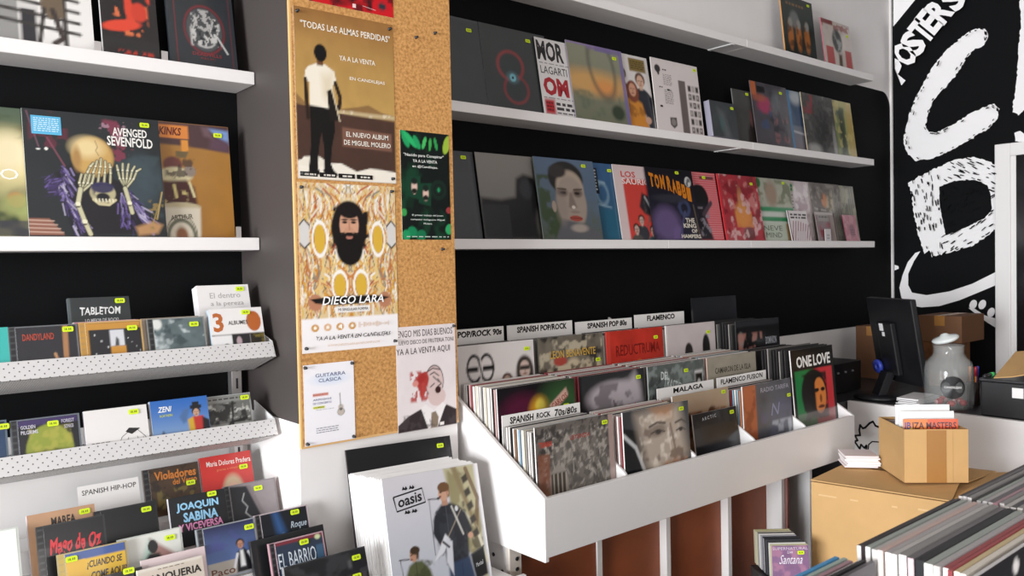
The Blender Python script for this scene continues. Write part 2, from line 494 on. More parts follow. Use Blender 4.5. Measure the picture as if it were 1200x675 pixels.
# pilaster between the two bays: taupe above, white below
PX0, PX1, PY = 0.921, 1.432, 1.985
m = MB()
m.box(PX0, PX1, PY, YB, 0, 1.045, 1)
m.box(PX0, PX1, PY, YB, 1.045, 3.1, 0)
m.build('trim_1', [TAUPE, WHITE], kind='structure')
m = MB(); m.box(XC - 0.012, XC, YB - 0.012, YB, 0, 3.1); m.build('trim_2', WHITE, kind='structure')

# lettering painted on the side wall: black field with big white brush letters, traced on the wall itself
XM = XC - 0.002
mv = MB()
mv.prism([(XM, -3.2, 0), (XM, YB - 0.014, 0), (XM, YB - 0.014, 3.1), (XM, -3.2, 3.1)], (0.002, 0, 0), 1)
_lay = [XM - 0.0008]
def wallpoly(pts, mi, jag=0.0, seed=1):
    rng = random.Random(seed)
    if jag:
        q = []
        for (x0, y0), (x1, y1) in zip(pts, pts[1:] + pts[:1]):
            L = math.hypot(x1 - x0, y1 - y0); n = max(1, int(L / 2.2))
            for k in range(n):
                q.append((x0 + (x1 - x0) * k / n + rng.uniform(-jag, jag), y0 + (y1 - y0) * k / n + rng.uniform(-jag, jag)))
        pts = q
    v = [at(x, y, X=_lay[0]) for x, y in pts]
    n = Vector((0, 0, 0))
    for i in range(len(v)): n += v[i].cross(v[(i + 1) % len(v)])
    if n.x > 0: v.reverse()
    mv.add(v, [tuple(range(len(v)))], mi)
    _lay[0] -= 0.0002
def zp(pts, ox, oy): return [(ox + x / 3.375, oy + y / 3.375) for x, y in pts]
CBIG = zp([(500, 112), (528, 118), (532, 148), (512, 185), (482, 190), (440, 240), (402, 302), (345, 365), (312, 402), (296, 450), (286, 500), (300, 522), (330, 525), (400, 490), (460, 450), (510, 425), (555, 412), (577, 430), (570, 470), (530, 512), (480, 542), (420, 577), (360, 607), (300, 630), (250, 636), (215, 612), (198, 560), (205, 510), (225, 440), (250, 380), (270, 340), (310, 270), (370, 195), (430, 145), (470, 118)], 1000, 0)
wallpoly(CBIG, 0, 0.9, 3)
DBIG = zp([(218, 118), (260, 90), (320, 60), (400, 25), (480, 13), (540, 30), (620, 95), (640, 200), (600, 270), (520, 332), (470, 366), (400, 386), (312, 408), (300, 380), (280, 396), (262, 340), (245, 270), (235, 210), (228, 150)], 1000, 180)
wallpoly(DBIG, 0, 0.9, 4)
wallpoly(zp([(340, 130), (400, 108), (480, 103), (530, 125), (545, 170), (548, 220), (520, 255), (450, 290), (365, 324), (350, 250), (340, 190)], 1000, 180), 1, 0.3, 5)
wallpoly(zp([(265, 386), (240, 425), (217, 475), (217, 520), (232, 550), (290, 560), (380, 545), (470, 515), (600, 450), (600, 505), (500, 547), (420, 580), (340, 603), (270, 608), (225, 600), (190, 570), (182, 530), (195, 480), (215, 430), (245, 393)], 1000, 180), 0)
wallpoly(zp([(455, 610), (482, 615), (520, 640), (600, 662), (610, 705), (565, 690), (530, 668), (490, 640)], 1000, 180), 0)
for cx, cy in ((474, 597), (510, 597), (545, 628)):
    wallpoly(zp([(cx + 15 * math.cos(a) - 4 * math.sin(a), cy + 19 * math.sin(a)) for a in [k * PI / 6 for k in range(12)]], 1000, 180), 0)
wallpoly(zp([(158, 105), (248, -5), (158, -5)], 1000, 0), 0)
wallpoly(zp([(658, -10), (760, -10), (760, 440), (676, 432), (655, 455), (628, 445), (635, 390), (646, 330), (650, 250), (655, 180), (662, 100)], 1000, 0), 0, 0.8, 6)
wallpoly(zp([(638, 525), (660, 517), (675, 530), (700, 520), (700, 565), (640, 558)], 1000, 0), 0, 0.4)
wallpoly(zp([(163, 440), (178, 445), (180, 455), (163, 462)], 1000, 180), 0)
rng = random.Random(9)
def dash(x, y, ang, L, wd):
    c, s_ = math.cos(ang), math.sin(ang)
    wallpoly([(x + c * a - s_ * b, y + s_ * a + c * b) for a, b in ((-L / 2, 0), (-L / 4, -wd / 2), (L / 3, -wd / 2), (L / 2, 0), (L / 4, wd / 2), (-L / 3, wd / 2))], 1)
# dry-brush flecks in the strokes
def inside(p, poly):
    r = False
    for (x0, y0), (x1, y1) in zip(poly, poly[1:] + poly[:1]):
        if (y0 > p[1]) != (y1 > p[1]) and p[0] < (x1 - x0) * (p[1] - y0) / (y1 - y0) + x0: r = not r
    return r
for k in range(230):
    x, y = rng.uniform(1064, 1168), rng.uniform(184, 302)
    if inside((x, y), DBIG):
        ang = math.radians(84) if x < 1104 else (math.radians(24) if y < 225 else math.radians(-32))
        dash(x, y, ang + rng.uniform(-.2, .2), rng.uniform(3.5, 9.5), rng.uniform(.8, 1.7))
edge = [i for i in range(len(CBIG))]
for i in edge:
    for k in range(3):
        a, b = CBIG[i], CBIG[(i + 1) % len(CBIG)]
        t = rng.random(); x, y = a[0] + (b[0] - a[0]) * t, a[1] + (b[1] - a[1]) * t
        cx, cy = 1090, 105
        x += (1110 - x) * 0.03 + rng.uniform(-3, 3); y += rng.uniform(-3, 3)
        if inside((x, y), CBIG): dash(x, y, math.atan2(b[1] - a[1], b[0] - a[0]), rng.uniform(2.5, 6), rng.uniform(.7, 1.5))
# POSTERS, slanting up
for ch, zx, zy in (('P', 172, 278), ('O', 203, 214), ('S', 236, 172), ('T', 270, 124), ('E', 298, 86), ('R', 340, 42), ('S', 392, -6)):
    g, f = glyphs(ch, 0.045)
    ang = math.radians(-51); wd, ht = (70, 104)
    if ch in 'TE': wd = 58
    P = []
    for x, y in g:
        a, b = (x - .5) * wd, (.5 - y) * ht
        P.append(at(max(1048.5, 1000 + (zx + a * math.cos(ang) - b * math.sin(ang)) / 3.375), (zy + a * math.sin(ang) + b * math.cos(ang)) / 3.375, X=_lay[0]))
    mv.add(P, f, 0)
mv.build('mural_lettering', [mat('white_mural_paint', 'f8f5f5', 0.7), BLACK], wall_right, kind='structure')
# white door casing on the side wall, dark leaf behind it
m = MB()
m.box(XC - 0.022, XC - 0.004, 1.675, 1.752, 0, 2.065); m.box(XC - 0.022, XC - 0.004, 0.75, 1.675, 1.995, 2.065)
m.box(XC - 0.014, XC - 0.004, 1.648, 1.675, 0, 1.995)
dr = m.build('door_1', mat('white_door_paint', 'eeeae8', 0.45), wall_right, bevel=0.003, kind='structure')
m = MB(); m.box(XC - 0.010, XC - 0.0045, 0.82, 1.648, 0, 1.995); m.build('door_leaf', mat('dark_door_glass', '1a1719', 0.15), dr, kind='structure')

# ================================================================== ledge shelves
SY0, SY1, ST = 2.2, YB - 0.002, 0.035
ZA, ZB, ZE = 2.003, 1.542, 2.475
def ledge(x0, x1, z, label, group, brackets=()):
    m = MB(); m.box(x0, x1, SY0, SY1, z - ST, z)
    o = tag(m.build('ledge_shelf', SHELF, bevel=0.002), label, 'shelf', group)
    for bx in brackets:
        b = MB(); b.box(bx - 0.012, bx + 0.012, SY0 + 0.004, SY1, z - ST - 0.003, z - ST)
        b.build('bracket', WHITEP, o)
    return o
ledge(-0.6, PX0 - 0.002, ZA, 'upper white ledge shelf in the left bay, above the golden skull cover', 'white ledge shelves in the left bay')
ledge(-0.6, PX0 - 0.002, ZB, 'lower white ledge shelf in the left bay, carrying the golden skull cover', 'white ledge shelves in the left bay')
G = 'white ledge shelves in the right bay'
XS = at(875, 48, Y=SY0).x
ledge(PX1 + 0.002, XS - .001, ZE, 'left piece of the topmost white ledge in the right bay, bare on top', G, (XS - .1,))
ledge(XS + .001, 4.515, ZE, 'right piece of the topmost white ledge, carrying two small records', G)
XS = at(882, 165, Y=SY0).x
ledge(PX1 + 0.002, XS - .001, ZA, 'left piece of the middle white ledge, under the big-lettered and tracklist covers', G, (XS - .1,))
ledge(XS + .001, 4.515, ZA, 'right piece of the middle white ledge, under the blue and yellow-green covers', G)
XS = at(783, 287, Y=SY0).x; XS2 = at(880, 287, Y=SY0).x
ledge(PX1 + 0.002, XS - .001, ZB, 'left piece of the lowest white ledge in the right bay, under the big face cover', G)
ledge(XS + .001, XS2 - .001, ZB, 'middle piece of the lowest white ledge, under the pink striped cover', G)
ledge(XS2 + .001, 4.515, ZB, 'right piece of the lowest white ledge, under the small striped sleeve', G)

# ================================================================== cork board and what is pinned to it
CX0, CX1, CYF = 0.9225, 1.4305, 1.976
cb = thing('cork_board', 'tall narrow cork board on the pillar with posters pinned to it', 'cork board', (0, 0, 0))
m = MB(); m.box(CX0, CX1, CYF, PY, 0.985, 2.62); m.build('cork_panel', CORK, cb)
m = MB()
m.box(CX0 - .001, CX0 + .004, CYF - .0003, PY, 0.985, 2.62); m.box(CX0, CX1, CYF - .0003, PY, 0.980, 0.986)
m.build('edge_strip', mat('pale_wood_edge', 'e0b276', 0.5, noise=.1, nscale=20), cb)
def frame_of(TL, BR, y):
    a, b = at(*TL, Y=y), at(*BR, Y=y)
    return a.x, b.z, b.x - a.x, a.z - b.z
def poster(name, label, cat, TL, BR, paint, y=CYF - 0.0012, n=80, roll=0.0):
    x, z, w, h = frame_of(TL, BR, y)
    a = Art(w, h, n, 'f4f1ef'); paint(a)
    o = link(bpy.data.objects.new(name, a.mesh(name, 0.0006, 'f0eeee', None, 'f0eeee', PAPER)))
    o.location = (x, y, z); o.rotation_euler = (0, roll, 0)
    tag(o, label, cat, 'posters on the cork board')
    return x, z, w, h, y
def pin(x, z, label, y=CYF, color=None):
    t = thing('push_pin', label, 'push pin', (x, y, z), (PI / 2, 0, 0), 'push pins on the cork board')
    m = MB(); m.lathe([(0.0045, 0.0005), (0.0045, 0.002), (0.0025, 0.003), (0.0022, 0.007), (0.0036, 0.009), (0.0034, 0.0105)], n=12); m.build('pin_head', color or BLKG, t)
    m = MB(); m.lathe([(0.0006, 0.0002), (0.0006, 0.001)], n=6); m.build('needle', CHROME, t)
def pins(fr, which, names):
    x, z, w, h, y = fr
    for k in which:
        u, v = {'tl': (.03, .97), 'tr': (.96, .97), 'bl': (.035, .03), 'br': (.955, .03)}[k]
        pin(x + u * w, z + v * h, {'tl': 'dark pin in the top left corner of ', 'tr': 'dark pin in the top right corner of ', 'bl': 'dark pin in the bottom left corner of ', 'br': 'dark pin in the bottom right corner of '}[k] + names, y - 0.0006)

def p_red(a):
    a.grad('a01620', 'c8141e'); a.blot('180a10', 5, 3, .5, .2, box=(0, .55, .75, 1.0)); a.blot('6a0c14', 7, 5, .55)
    a.ell(.86, .93, .05, .03, '2a3038'); a.text('1', .5, .955, .54, .985, 'f0d0d0')
    a.shape([(.62, .955), (.78, .97), (.78, .973), (.62, .958)], 'e8c8c8')
poster('poster', 'red poster cut off by the top of the picture, on the cork board', 'poster', (357, -160), (461, 21), p_red, n=50)
def p_almas(a):
    a.grad('9a6c3a', 'c3a05c', p=.55)
    a.poly([(0, .0), (1, 0), (1, .12), (0, .05)], '8a5c30', 30, .6)
    # hills, shoreline and dark sea
    a.poly([(0, .50), (.1, .56), (.3, .575), (.45, .565), (.6, .545), (.72, .525), (.85, .56), (1, .575), (1, .62), (0, .62)], '8c6a40')
    a.rect(.3, .575, 1, .60, 'c8b48c', .8); a.blot('efe6d0', 26, 4, .58, .1, .8, (.42, .565, 1, .61))
    a.poly([(0, .565), (.4, .595), (1, .61), (1, 1), (0, 1)], '4a332a'); a.tex(.12, 9, 3)
    a.poly([(0, .895), (.12, .87), (.3, .90), (.42, .895), (.58, .94), (.72, .915), (.86, .92), (1, .93), (1, 1), (0, 1)], 'eee6d8')
    a.poly([(0, .92), (.06, .87), (.2, .86), (.3, .9), (.2, .93)], 'e8e0d0')
    # man in a white T-shirt seen from behind, board under his arm
    a.poly([(.125, .56), (.36, .56), (.37, .70), (.335, .80), (.32, .90), (.36, .965), (.25, .965), (.255, .80), (.235, .72), (.205, .82), (.19, .95), (.1, .965), (.13, .80), (.13, .68)], '120e0e')
    a.poly([(.12, .95), (.2, .94), (.22, .97), (.12, .975)], '0c0a0a'); a.poly([(.24, .94), (.33, .93), (.4, .972), (.26, .972)], '0c0a0a')
    a.poly([(.12, .34), (.2, .315), (.29, .315), (.375, .35), (.4, .42), (.355, .43), (.355, .575), (.13, .565), (.135, .43), (.085, .42), (.095, .365)], 'efe6d4')
    a.poly([(.25, .38), (.36, .36), (.35, .57), (.26, .5)], 'd8c8a8', 8, .7)
    a.line([(.095, .42), (.1, .52), (.11, .635)], .035, '2a1c14'); a.line([(.385, .42), (.43, .5), (.42, .555), (.36, .585)], .035, '2a1c14')
    a.poly([(.30, .47), (.345, .455), (.425, .64), (.32, .645)], '1c1612'); a.line([(.35, .46), (.42, .64)], .012, 'd8c8a8')
    a.rect(.21, .27, .27, .325, '6a4630'); a.ell(.245, .25, .062, .052, '0e0c0c', .15)
    a.poly([(.44, .675), (.96, .69), (.96, .80), (.44, .79)], '7a5646')
    for t, u0, v0, u1, v1 in (('"TODAS LAS ALMAS PERDIDAS"', .06, .075, .965, .115), ('YA A LA VENTA', .43, .245, .80, .275), ('EN CANDILEJAS', .53, .365, .90, .39), ('EL NUEVO ALBUM', .48, .70, .92, .73), ('DE MIGUEL MOLERO', .455, .75, .945, .78)):
        a.text(t, u0, v0, u1, v1, 'f2ece0', .008)
    for k in range(4): a.shape([(.02 + .185 * k, .957), (.185 + .185 * k, .957), (.185 + .185 * k, .984), (.02 + .185 * k, .984)], '15110f'); a.fine(.06 + .185 * k, .963, .17 + .185 * k, .98, 1, 'd8d2c8', k, .6, 4)
    a.shape([(.035, .962), (.05, .9705), (.035, .979)], 'e8e2d8')
F1 = poster('poster', 'sepia poster of a man in a white T-shirt seen from behind', 'poster', (343.5, 6), (464.5, 215.5), p_almas, n=120)
pins(F1, ('tl', 'tr', 'bl', 'br'), 'the sepia man poster')
def p_diego(a):
    a.c[:] = C('dcc294')
    rng = random.Random(4)
    for k in range(430):     # mirrored tangle of ribbons
        u = rng.uniform(0, .5); v = rng.uniform(-.04, .76); L = rng.uniform(.04, .14); ang = rng.choice((PI / 2, PI / 2 + .25, PI / 2 - .2, .7, 2.2)) + rng.uniform(-.2, .2)
        if u < .16: ang = PI / 2 + rng.uniform(-.12, .12)
        c = rng.choice(('d9a03c', 'c87838', 'e8c878', 'f6f0e6', 'b8583c', 'd8b45c', 'e8c070', '8a8478', 'e2d6c4', 'c9863c', '3a3430', 'b06a38', 'f0e8dc'))
        wd = rng.uniform(.006, .015) if c != '3a3430' else .006
        for sgn in (0, 1):
            f = (lambda q: 1 - q) if sgn else (lambda q: q)
            du = math.cos(ang) * L * 1.2; dv = math.sin(ang) * L
            a.line([(f(u), v), (f(u + du * .5 + .02), v + dv * .5), (f(u + du), v + dv)], wd, c)
    for sgn in (-1, 1):
        a.ell(.5 + sgn * .30, .33, .055, .085, 'd9ae3e', .1); a.ring(.5 + sgn * .30, .33, .07, .1, .12, 'f6f2ea')
        a.ell(.5 + sgn * .11, .61, .06, .07, 'd9ae3e', .1); a.ring(.5 + sgn * .11, .61, .075, .085, .12, 'f6f2ea')
        a.poly([(.5 + sgn * .455, .215), (.5 + sgn * .40, .24), (.5 + sgn * .40, .36), (.5 + sgn * .455, .385), (.5 + sgn * .497, .36), (.5 + sgn * .497, .24)], 'd6d2ce')
        a.line([(.5 + sgn * .40, .25), (.5 + sgn * .45, .215), (.5 + sgn * .497, .25)], .01, '1c1a1a'); a.line([(.5 + sgn * .40, .355), (.5 + sgn * .45, .385), (.5 + sgn * .497, .355)], .01, '1c1a1a')
        a.ell(.5 + sgn * .36, .705, .07, .05, 'b98060', .2)
    # bearded man with long dark hair
    a.ell(.5, .27, .185, .165, '171110', .12); a.ell(.5, .20, .15, .10, '171110', .15)
    a.blot('171110', 16, 8, .45, .1, 1, (.28, .12, .72, .40))
    a.ell(.5, .245, .098, .105, 'cf9c80', .12); a.ell(.505, .16, .11, .045, '171110', .2)
    a.ell(.5, .385, .135, .105, '120d0c', .12); a.rect(.405, .29, .595, .36, '120d0c', .9)
    a.ell(.5, .285, .05, .03, 'c89478', .3); a.ell(.5, .318, .035, .012, 'b87868', .3); a.ell(.5, .302, .06, .012, '1a1210', .4)
    for d in (-1, 1): a.ell(.5 + d * .045, .228, .028, .008, '2a1a14', .4); a.ell(.5 + d * .045, .213, .035, .006, '1c1210', .4)
    a.line([(.5, .225), (.503, .27)], .014, 'b07c60')
    a.poly([(.09, .685), (.3, .672), (.5, .675), (.7, .672), (.92, .69), (.8, .715), (.6, .722), (.3, .725), (.14, .71)], '14110f')
    a.poly([(.33, .735), (.7, .735), (.7, .772), (.33, .772)], 'f2eeea')
    a.rect(0, .80, 1, 1, 'f4efef')
    for k in range(4):
        a.ell(.13 + .125 * k, .855, .038, .022, 'cc9446' if k != 1 else 'dcae84', .1)
        a.ell(.13 + .125 * k, .855, .016, .010, 'f8f2e8', .2)
    a.shape([(.38, .842), (.40, .842), (.40, .869), (.388, .869)], 'f8f2e8')
    rng = random.Random(2)
    for k in range(26): x = .57 + k * .0125; hh = rng.uniform(.002, .018); a.shape([(x, .852 - hh), (x + .006, .852 - hh), (x + .006, .852 + hh), (x, .852 + hh)], 'e2c8b4')
    a.text('DIEGO LARA', .2, .67, .84, .722, 'f6f4f2', .015, .25); a.text('MI SINGULAR FORMA', .36, .745, .67, .762, '2a2624', 0)
    a.text('YA A LA VENTA EN CANDILEJAS', .12, .905, .895, .935, '2a2422', .004, .3, .0, .12)
    a.text('WWW.DIEGOLARA.BANDCAMP.COM', .24, .957, .78, .97, 'e0bfa0', -.004, .3)
F2 = poster('poster', 'ornate white and ochre poster of a bearded man with long hair', 'poster', (348.5, 213), (467, 404.5), p_diego, n=150)
pins(F2, ('tl', 'tr', 'bl', 'br'), 'the bearded man poster')
def p_green(a):
    a.c[:] = C('07110e')
    a.blot('0c3a24', 5, 3, .55, .2)
    for u, v, rx, ry, rot, c in ((.1, .07, .06, .09, -.4, '1f9c5c'), (.2, .08, .05, .1, -.8, '28b068'), (.33, .1, .05, .07, -.5, '1f9c5c'), (.48, .1, .035, .06, 0.3, '46b860'), (.6, .11, .03, .06, .1, '3ca24e'), (.72, .1, .03, .06, -.2, '2f9a50'), (.95, .1, .07, .09, .3, '9ab83c'), (.04, .75, .06, .035, 0, '3a9a4c'), (.2, .93, .1, .05, .6, '128050'), (.38, .96, .1, .05, -.5, '0f7048'), (.97, .9, .08, .05, .4, '2fa060'), (.97, .72, .06, .03, 0, '9a3a3a'), (.08, .96, .08, .05, -.3, '17925a')):
        a.ell(u, v, rx, ry, c, .2, rot)
    for u, v in ((.24, .51), (.47, .57)):
        a.poly([(u - .15, v - .09), (u + .15, v - .10), (u + .12, v + .12), (u - .12, v + .09)], '0f3c28'); a.ell(u + .02, v, .055, .07, 'd8b8a8', .2); a.ell(u + .02, v - .05, .06, .03, '14201a', .3); a.ell(u + .02, v + .04, .05, .025, '1c1814', .3)
    a.ell(.76, .53, .17, .095, '10241c', .08); a.ring(.76, .53, .09, .05, .1, '0a0a0a'); a.ell(.76, .53, .03, .02, '1f8a56')
    for t, u0, v0, u1, v1 in (('"Nacido para Conspirar"', .06, .205, .88, .24), ('YA A LA VENTA', .24, .258, .74, .285), ('en @Candilejas.', .23, .31, .75, .338)):
        a.text(t, u0, v0, u1, v1, 'f2f2ec', .008)
    a.text('El primer trabajo del joven', .2, .765, .84, .785, 'e6ece6', .004); a.text('cantautor malagueno Miguel', .17, .805, .87, .825, 'e6ece6', .004); a.text('Molero', .43, .842, .6, .858, 'e6ece6', .004)
    a.fine(.08, .965, .95, .98, 1, 'b8c8bc', 3, .6, 9)
F3 = poster('poster', 'black flyer with green leaves pinned at the right edge of the cork board', 'poster', (468.5, 152), (528.5, 281), p_green, n=90)
def p_frut(a):
    a.c[:] = C('e8dddd'); a.tex(.05, 6, 3)
    a.text('TENGO MIS DIAS BUENOS', -.03, .035, .95, .10, '4c4648', .0); a.text('NUEVO DISCO DE FRUTERIA TONI', .0, .13, .97, .17, '5a5456', .004); a.text('YA A LA VENTA AQUI', .0, .205, .90, .275, '3c3638', .0)
    a.ell(.62, .55, .155, .155, 'd9c0bc', .06); a.ring(.62, .55, .155, .155, .04, '3a3030', .03); a.ell(.66, .70, .15, .09, 'd9c0bc', .08)
    for p in ([(.55, .48), (.62, .46), (.7, .5)], [(.6, .5), (.7, .56)], [(.68, .53), (.74, .58), (.68, .6)], [(.55, .6), (.62, .57)], [(.5, .45), (.6, .42), (.72, .44)]): a.line(p, .012, '3a3030')
    a.ell(.68, .635, .05, .035, '3c1c1c', .2, .4)
    a.ell(.42, .53, .10, .085, 'a8302c', .25, .5); a.ell(.42, .62, .05, .08, 'b8443e', .3, .2); a.blot('b03a34', 14, 5, .55, .05, .9, (.2, .42, .52, .74)); a.ell(.3, .55, .05, .03, 'd88c84', .4)
    a.poly([(0, .93), (.18, .85), (.38, .80), (.62, .93), (.82, .79), (1, .85), (1, 1), (0, 1)], '33292a')
    a.poly([(.38, .79), (.46, .76), (.6, .83), (.76, .76), (.80, .80), (.66, 1), (.50, 1)], 'f0eae8'); a.poly([(.56, .85), (.63, .84), (.68, .9), (.66, 1), (.54, 1)], '8a7866')
    a.blot('4a4042', 18, 3, .55, .1, .6, (0, .83, 1, 1)); a.rect(.70, .955, .77, .985, 'f0e8e4')
F4 = poster('poster', 'pale poster of a caricature head with a red splash, in suit and tie', 'poster', (463.5, 384), (535.5, 496.5), p_frut, n=100, y=CYF - 0.0006)
pin(F4[0] + .97 * F4[2], F4[1] + .975 * F4[3], 'dark pin in the top right corner of the caricature poster', CYF - .001)
def p_guit(a):
    a.c[:] = C('f3f0f4'); a.ell(.52, .2, .35, .07, 'dcE4f4', .8, a=.8)
    a.text('GUITARRA', .23, .12, .83, .165, '4a5680', .004); a.text('CLASICA', .29, .185, .74, .23, '4a5680', .004)
    a.rect(.17, .365, .48, .40, 'd87858', .8); a.text('RASGUEOS', .18, .37, .46, .395, 'b04a38', 0); a.text('ARPEGIOS', .17, .43, .53, .455, '4a5480', 0); a.text('DE CONCIERTO', .17, .475, .53, .50, '4a5480', 0)
    a.rect(.17, .525, .40, .555, 'd8dc48'); a.text('CURSO', .18, .53, .38, .55, '6a7020', 0)
    a.ell(.72, .63, .07, .045, 'c4b8ac', .2); a.ell(.72, .57, .055, .035, 'c4b8ac', .2); a.line([(.715, .55), (.705, .40)], .022, '9a9694'); a.ell(.72, .595, .03, .018, '5a5452', .3); a.ring(.72, .63, .07, .045, .08, '8a8480')
    a.fine(.22, .79, .66, .87, 3, '8a8a94', 5, .35, 10); a.fine(.22, .565, .6, .58, 1, '9a9aa4', 6, .3, 10)
F5 = poster('flyer', 'small white guitar lesson flyer low on the cork board', 'flyer', (355, 428.5), (416.5, 513.5), p_guit, n=90)
pins(F5, ('tl', 'tr', 'bl', 'br'), 'the white guitar flyer')
for px, py, lb in ((487, 44, 'bare pin high on the cork, left of the bare pair'), (509, 39, 'bare pin high on the cork, right of the bare pair'), (518, 292, 'bare pin just below the black and green flyer')):
    q = at(px, py, Y=CYF); pin(q.x, q.z, lb)

# ================================================================== perforated trays with CDs in the left bay
def tray(zoff, label):
    x0, x1 = -0.45, 0.905
    t = thing('perforated_tray', label, 'display tray', (0, 0, zoff), (0, 0, 0), 'perforated steel trays in the left bay')
    prof = [(2.238, 1.236), (2.238, 1.171), (2.087, 1.217), (2.107, 1.257)]
    def strip(name, a, b, mt, th=0.0012):
        m = MB(); (ya, za), (yb, zb) = a, b
        L = math.hypot(yb - ya, zb - za)
        n = Vector((0, -(zb - za), yb - ya)).normalized() * th
        m.add([(x0, ya, za), (x1, ya, za), (x1, yb, zb), (x0, yb, zb)], [(0, 1, 2, 3)])
        m.add([(x0, ya + n.y, za + n.z), (x1, ya + n.y, za + n.z), (x1, yb + n.y, zb + n.z), (x0, yb + n.y, zb + n.z)], [(3, 2, 1, 0)])
        o = m.build(name, mt, t)
        uv = o.data.uv_layers.new(name='UVMap')
        co = [(0, 0), (x1 - x0, 0), (x1 - x0, L), (0, L)]
        for p in o.data.polygons:
            for li, vi in zip(p.loop_indices, p.vertices): uv.data[li].uv = co[vi % 4]
        return o
    strip('front_lip', prof[2], prof[3], PERF); strip('sloping_floor', prof[1], prof[2], PERF2); strip('back_plate', prof[0], prof[1], PERF2)
    m = MB(); m.prism([(x1, 2.24, 1.170), (x1, 2.087, 1.217), (x1, 2.107, 1.258), (x1, 2.13, 1.265), (x1, 2.24, 1.293)], (.003, 0, 0))
    m.build('end_plate', WHITEP, t)
    m = MB(); m.box(.872, .894, 2.2395, 2.3042, 1.18, 1.23); m.build('bracket', CHROME, t)
tray(0, 'upper perforated steel tray, holding the black, brown and white CDs')
tray(-0.2115, 'lower perforated steel tray, holding the blue sky and dome CDs')
rl = thing('wall_rail', 'steel upright rail on the wall carrying the perforated trays', 'rail', (0, 0, 0))
m = MB(); m.box(.868, .898, 2.306, 2.337, .62, 1.30); m.build('upright', CHROME, rl, bevel=.002)
m = MB()
for k in range(12): m.box(.880, .886, 2.3045, 2.3062, .66 + k * .05, .69 + k * .05)
m.build('slots', BLKG, rl)
# ================================================================== white record bin with five columns and three rows
BX0, BX1 = 1.452, 3.142
cols = [1.475 + .334 * i for i in range(5)]
bn = thing('record_bin', 'long white slanted record bin with five columns under the ledges', 'record bin', ((BX0 + BX1) / 2, 1.62, .645))
def local(o, root): o.location = -root.location; return o
m = MB(); m.box(BX0, BX1, 1.62, 1.636, .652, .8155); local(m.build('front_panel', BINW, bn, bevel=.002), bn)
side = [(1.6205, .640), (1.6205, .8165), (2.331, 1.232), (2.331, .640)]
for x in (BX0 - .0005, BX1 - .0145):
    m = MB(); m.prism([(x, y, z) for y, z in side], (.015, 0, 0)); local(m.build('side_panel', BINW, bn, bevel=.003), bn)
for i in range(4):
    x = cols[i + 1] - .0150
    m = MB(); m.prism([(x, 1.637, .66), (x, 1.637, .8155), (x, 1.644, .823), (x, 2.33, 1.226), (x, 2.33, .66)], (.0118, 0, 0)); local(m.build('divider', BINW, bn, bevel=.003), bn)
m = MB(); m.box(BX0 + .015, BX1 - .015, 1.637, 1.825, .655, .681); m.box(BX0 + .015, BX1 - .015, 1.825, 2.02, .655, .772); m.box(BX0 + .015, BX1 - .015, 2.02, 2.331, .655, .884)
local(m.build('stepped_floor', BINW, bn), bn)
ROWS = [(1.668, .682), (1.832, .773), (2.025, .885)]
LPW = .315
SPN = {'white': ('efe9e4', 'd8d2cc'), 'cream': ('e4dcc8', 'cfc6b4'), 'grey': ('8f8a86', '7c7874'), 'black': ('211f20', '3a3838'), 'red': ('9c3038', '8a4a4c'), 'blue': ('8fb4cc', '9aa8b0'), 'brown': ('8a5f40', '9a8470'), 'pink': ('d8a8a4', 'c8b0ac'), 'orange': ('c87a50', 'b89078')}
_rs = random.Random(77)
def pack(i, y, z, n, dy, colours, desc, group, w=LPW, h=None, x=None, lean=.05, jz=.004):
    """records filed one behind the other, starting just behind the front one"""
    h = h or (.298 if z < .7 else .311 if z < .8 else .300)
    for k in range(n):
        c = colours[k % len(colours)]
        sp, tp = SPN[c]
        o = link(bpy.data.objects.new('record_sleeve', card_mesh(w, h, .0042, sp, tp, tp)))
        o.location = ((cols[i] - (.001 if i == 4 else 0) if x is None else x) + _rs.uniform(-.002, .002), y + (k + 1) * dy, z + .0005 + _rs.uniform(0, jz))
        o.rotation_euler = (-lean, 0, _rs.uniform(-.003, .003))
        tag(o, '%s edged record, %s behind %s' % (c, ORD[k], desc), 'record', group)
def lp(i, r, art, label, group='front records in the white bin', dy=0, stk=((0.88, .07),), spine='e8e2de', lean=.05, dz=0, dx=0, t=.0045, material=None):
    y, z = ROWS[r]
    return cover('vinyl_record', label, 'record', group, (cols[i] + dx, y + dy, z + dz), art, t, lean, 0, 0, stk, spine, 'd0ccc8', material=material)
def card(i, text_art, label, y, ztop, w=.318, h=.331, dx=0, lean=.03):
    a = Art(w, h, 4, 'f0ece8'); text_art(a)
    return tag(_card(a, cols[i] + dx, y, ztop - h, lean), label, 'divider card', 'handwritten divider cards in the white bin')
def _card(a, x, y, z, lean):
    o = link(bpy.data.objects.new('divider_card', a.mesh('divider_card', .002, 'f0ece8', None, 'ece8e4', PAPER)))
    o.location = (x, y, z); o.rotation_euler = (-lean, 0, 0)
    return o
def A(n=56, bg='808080', w=LPW, h=LPW): return Art(w, h, n, bg)
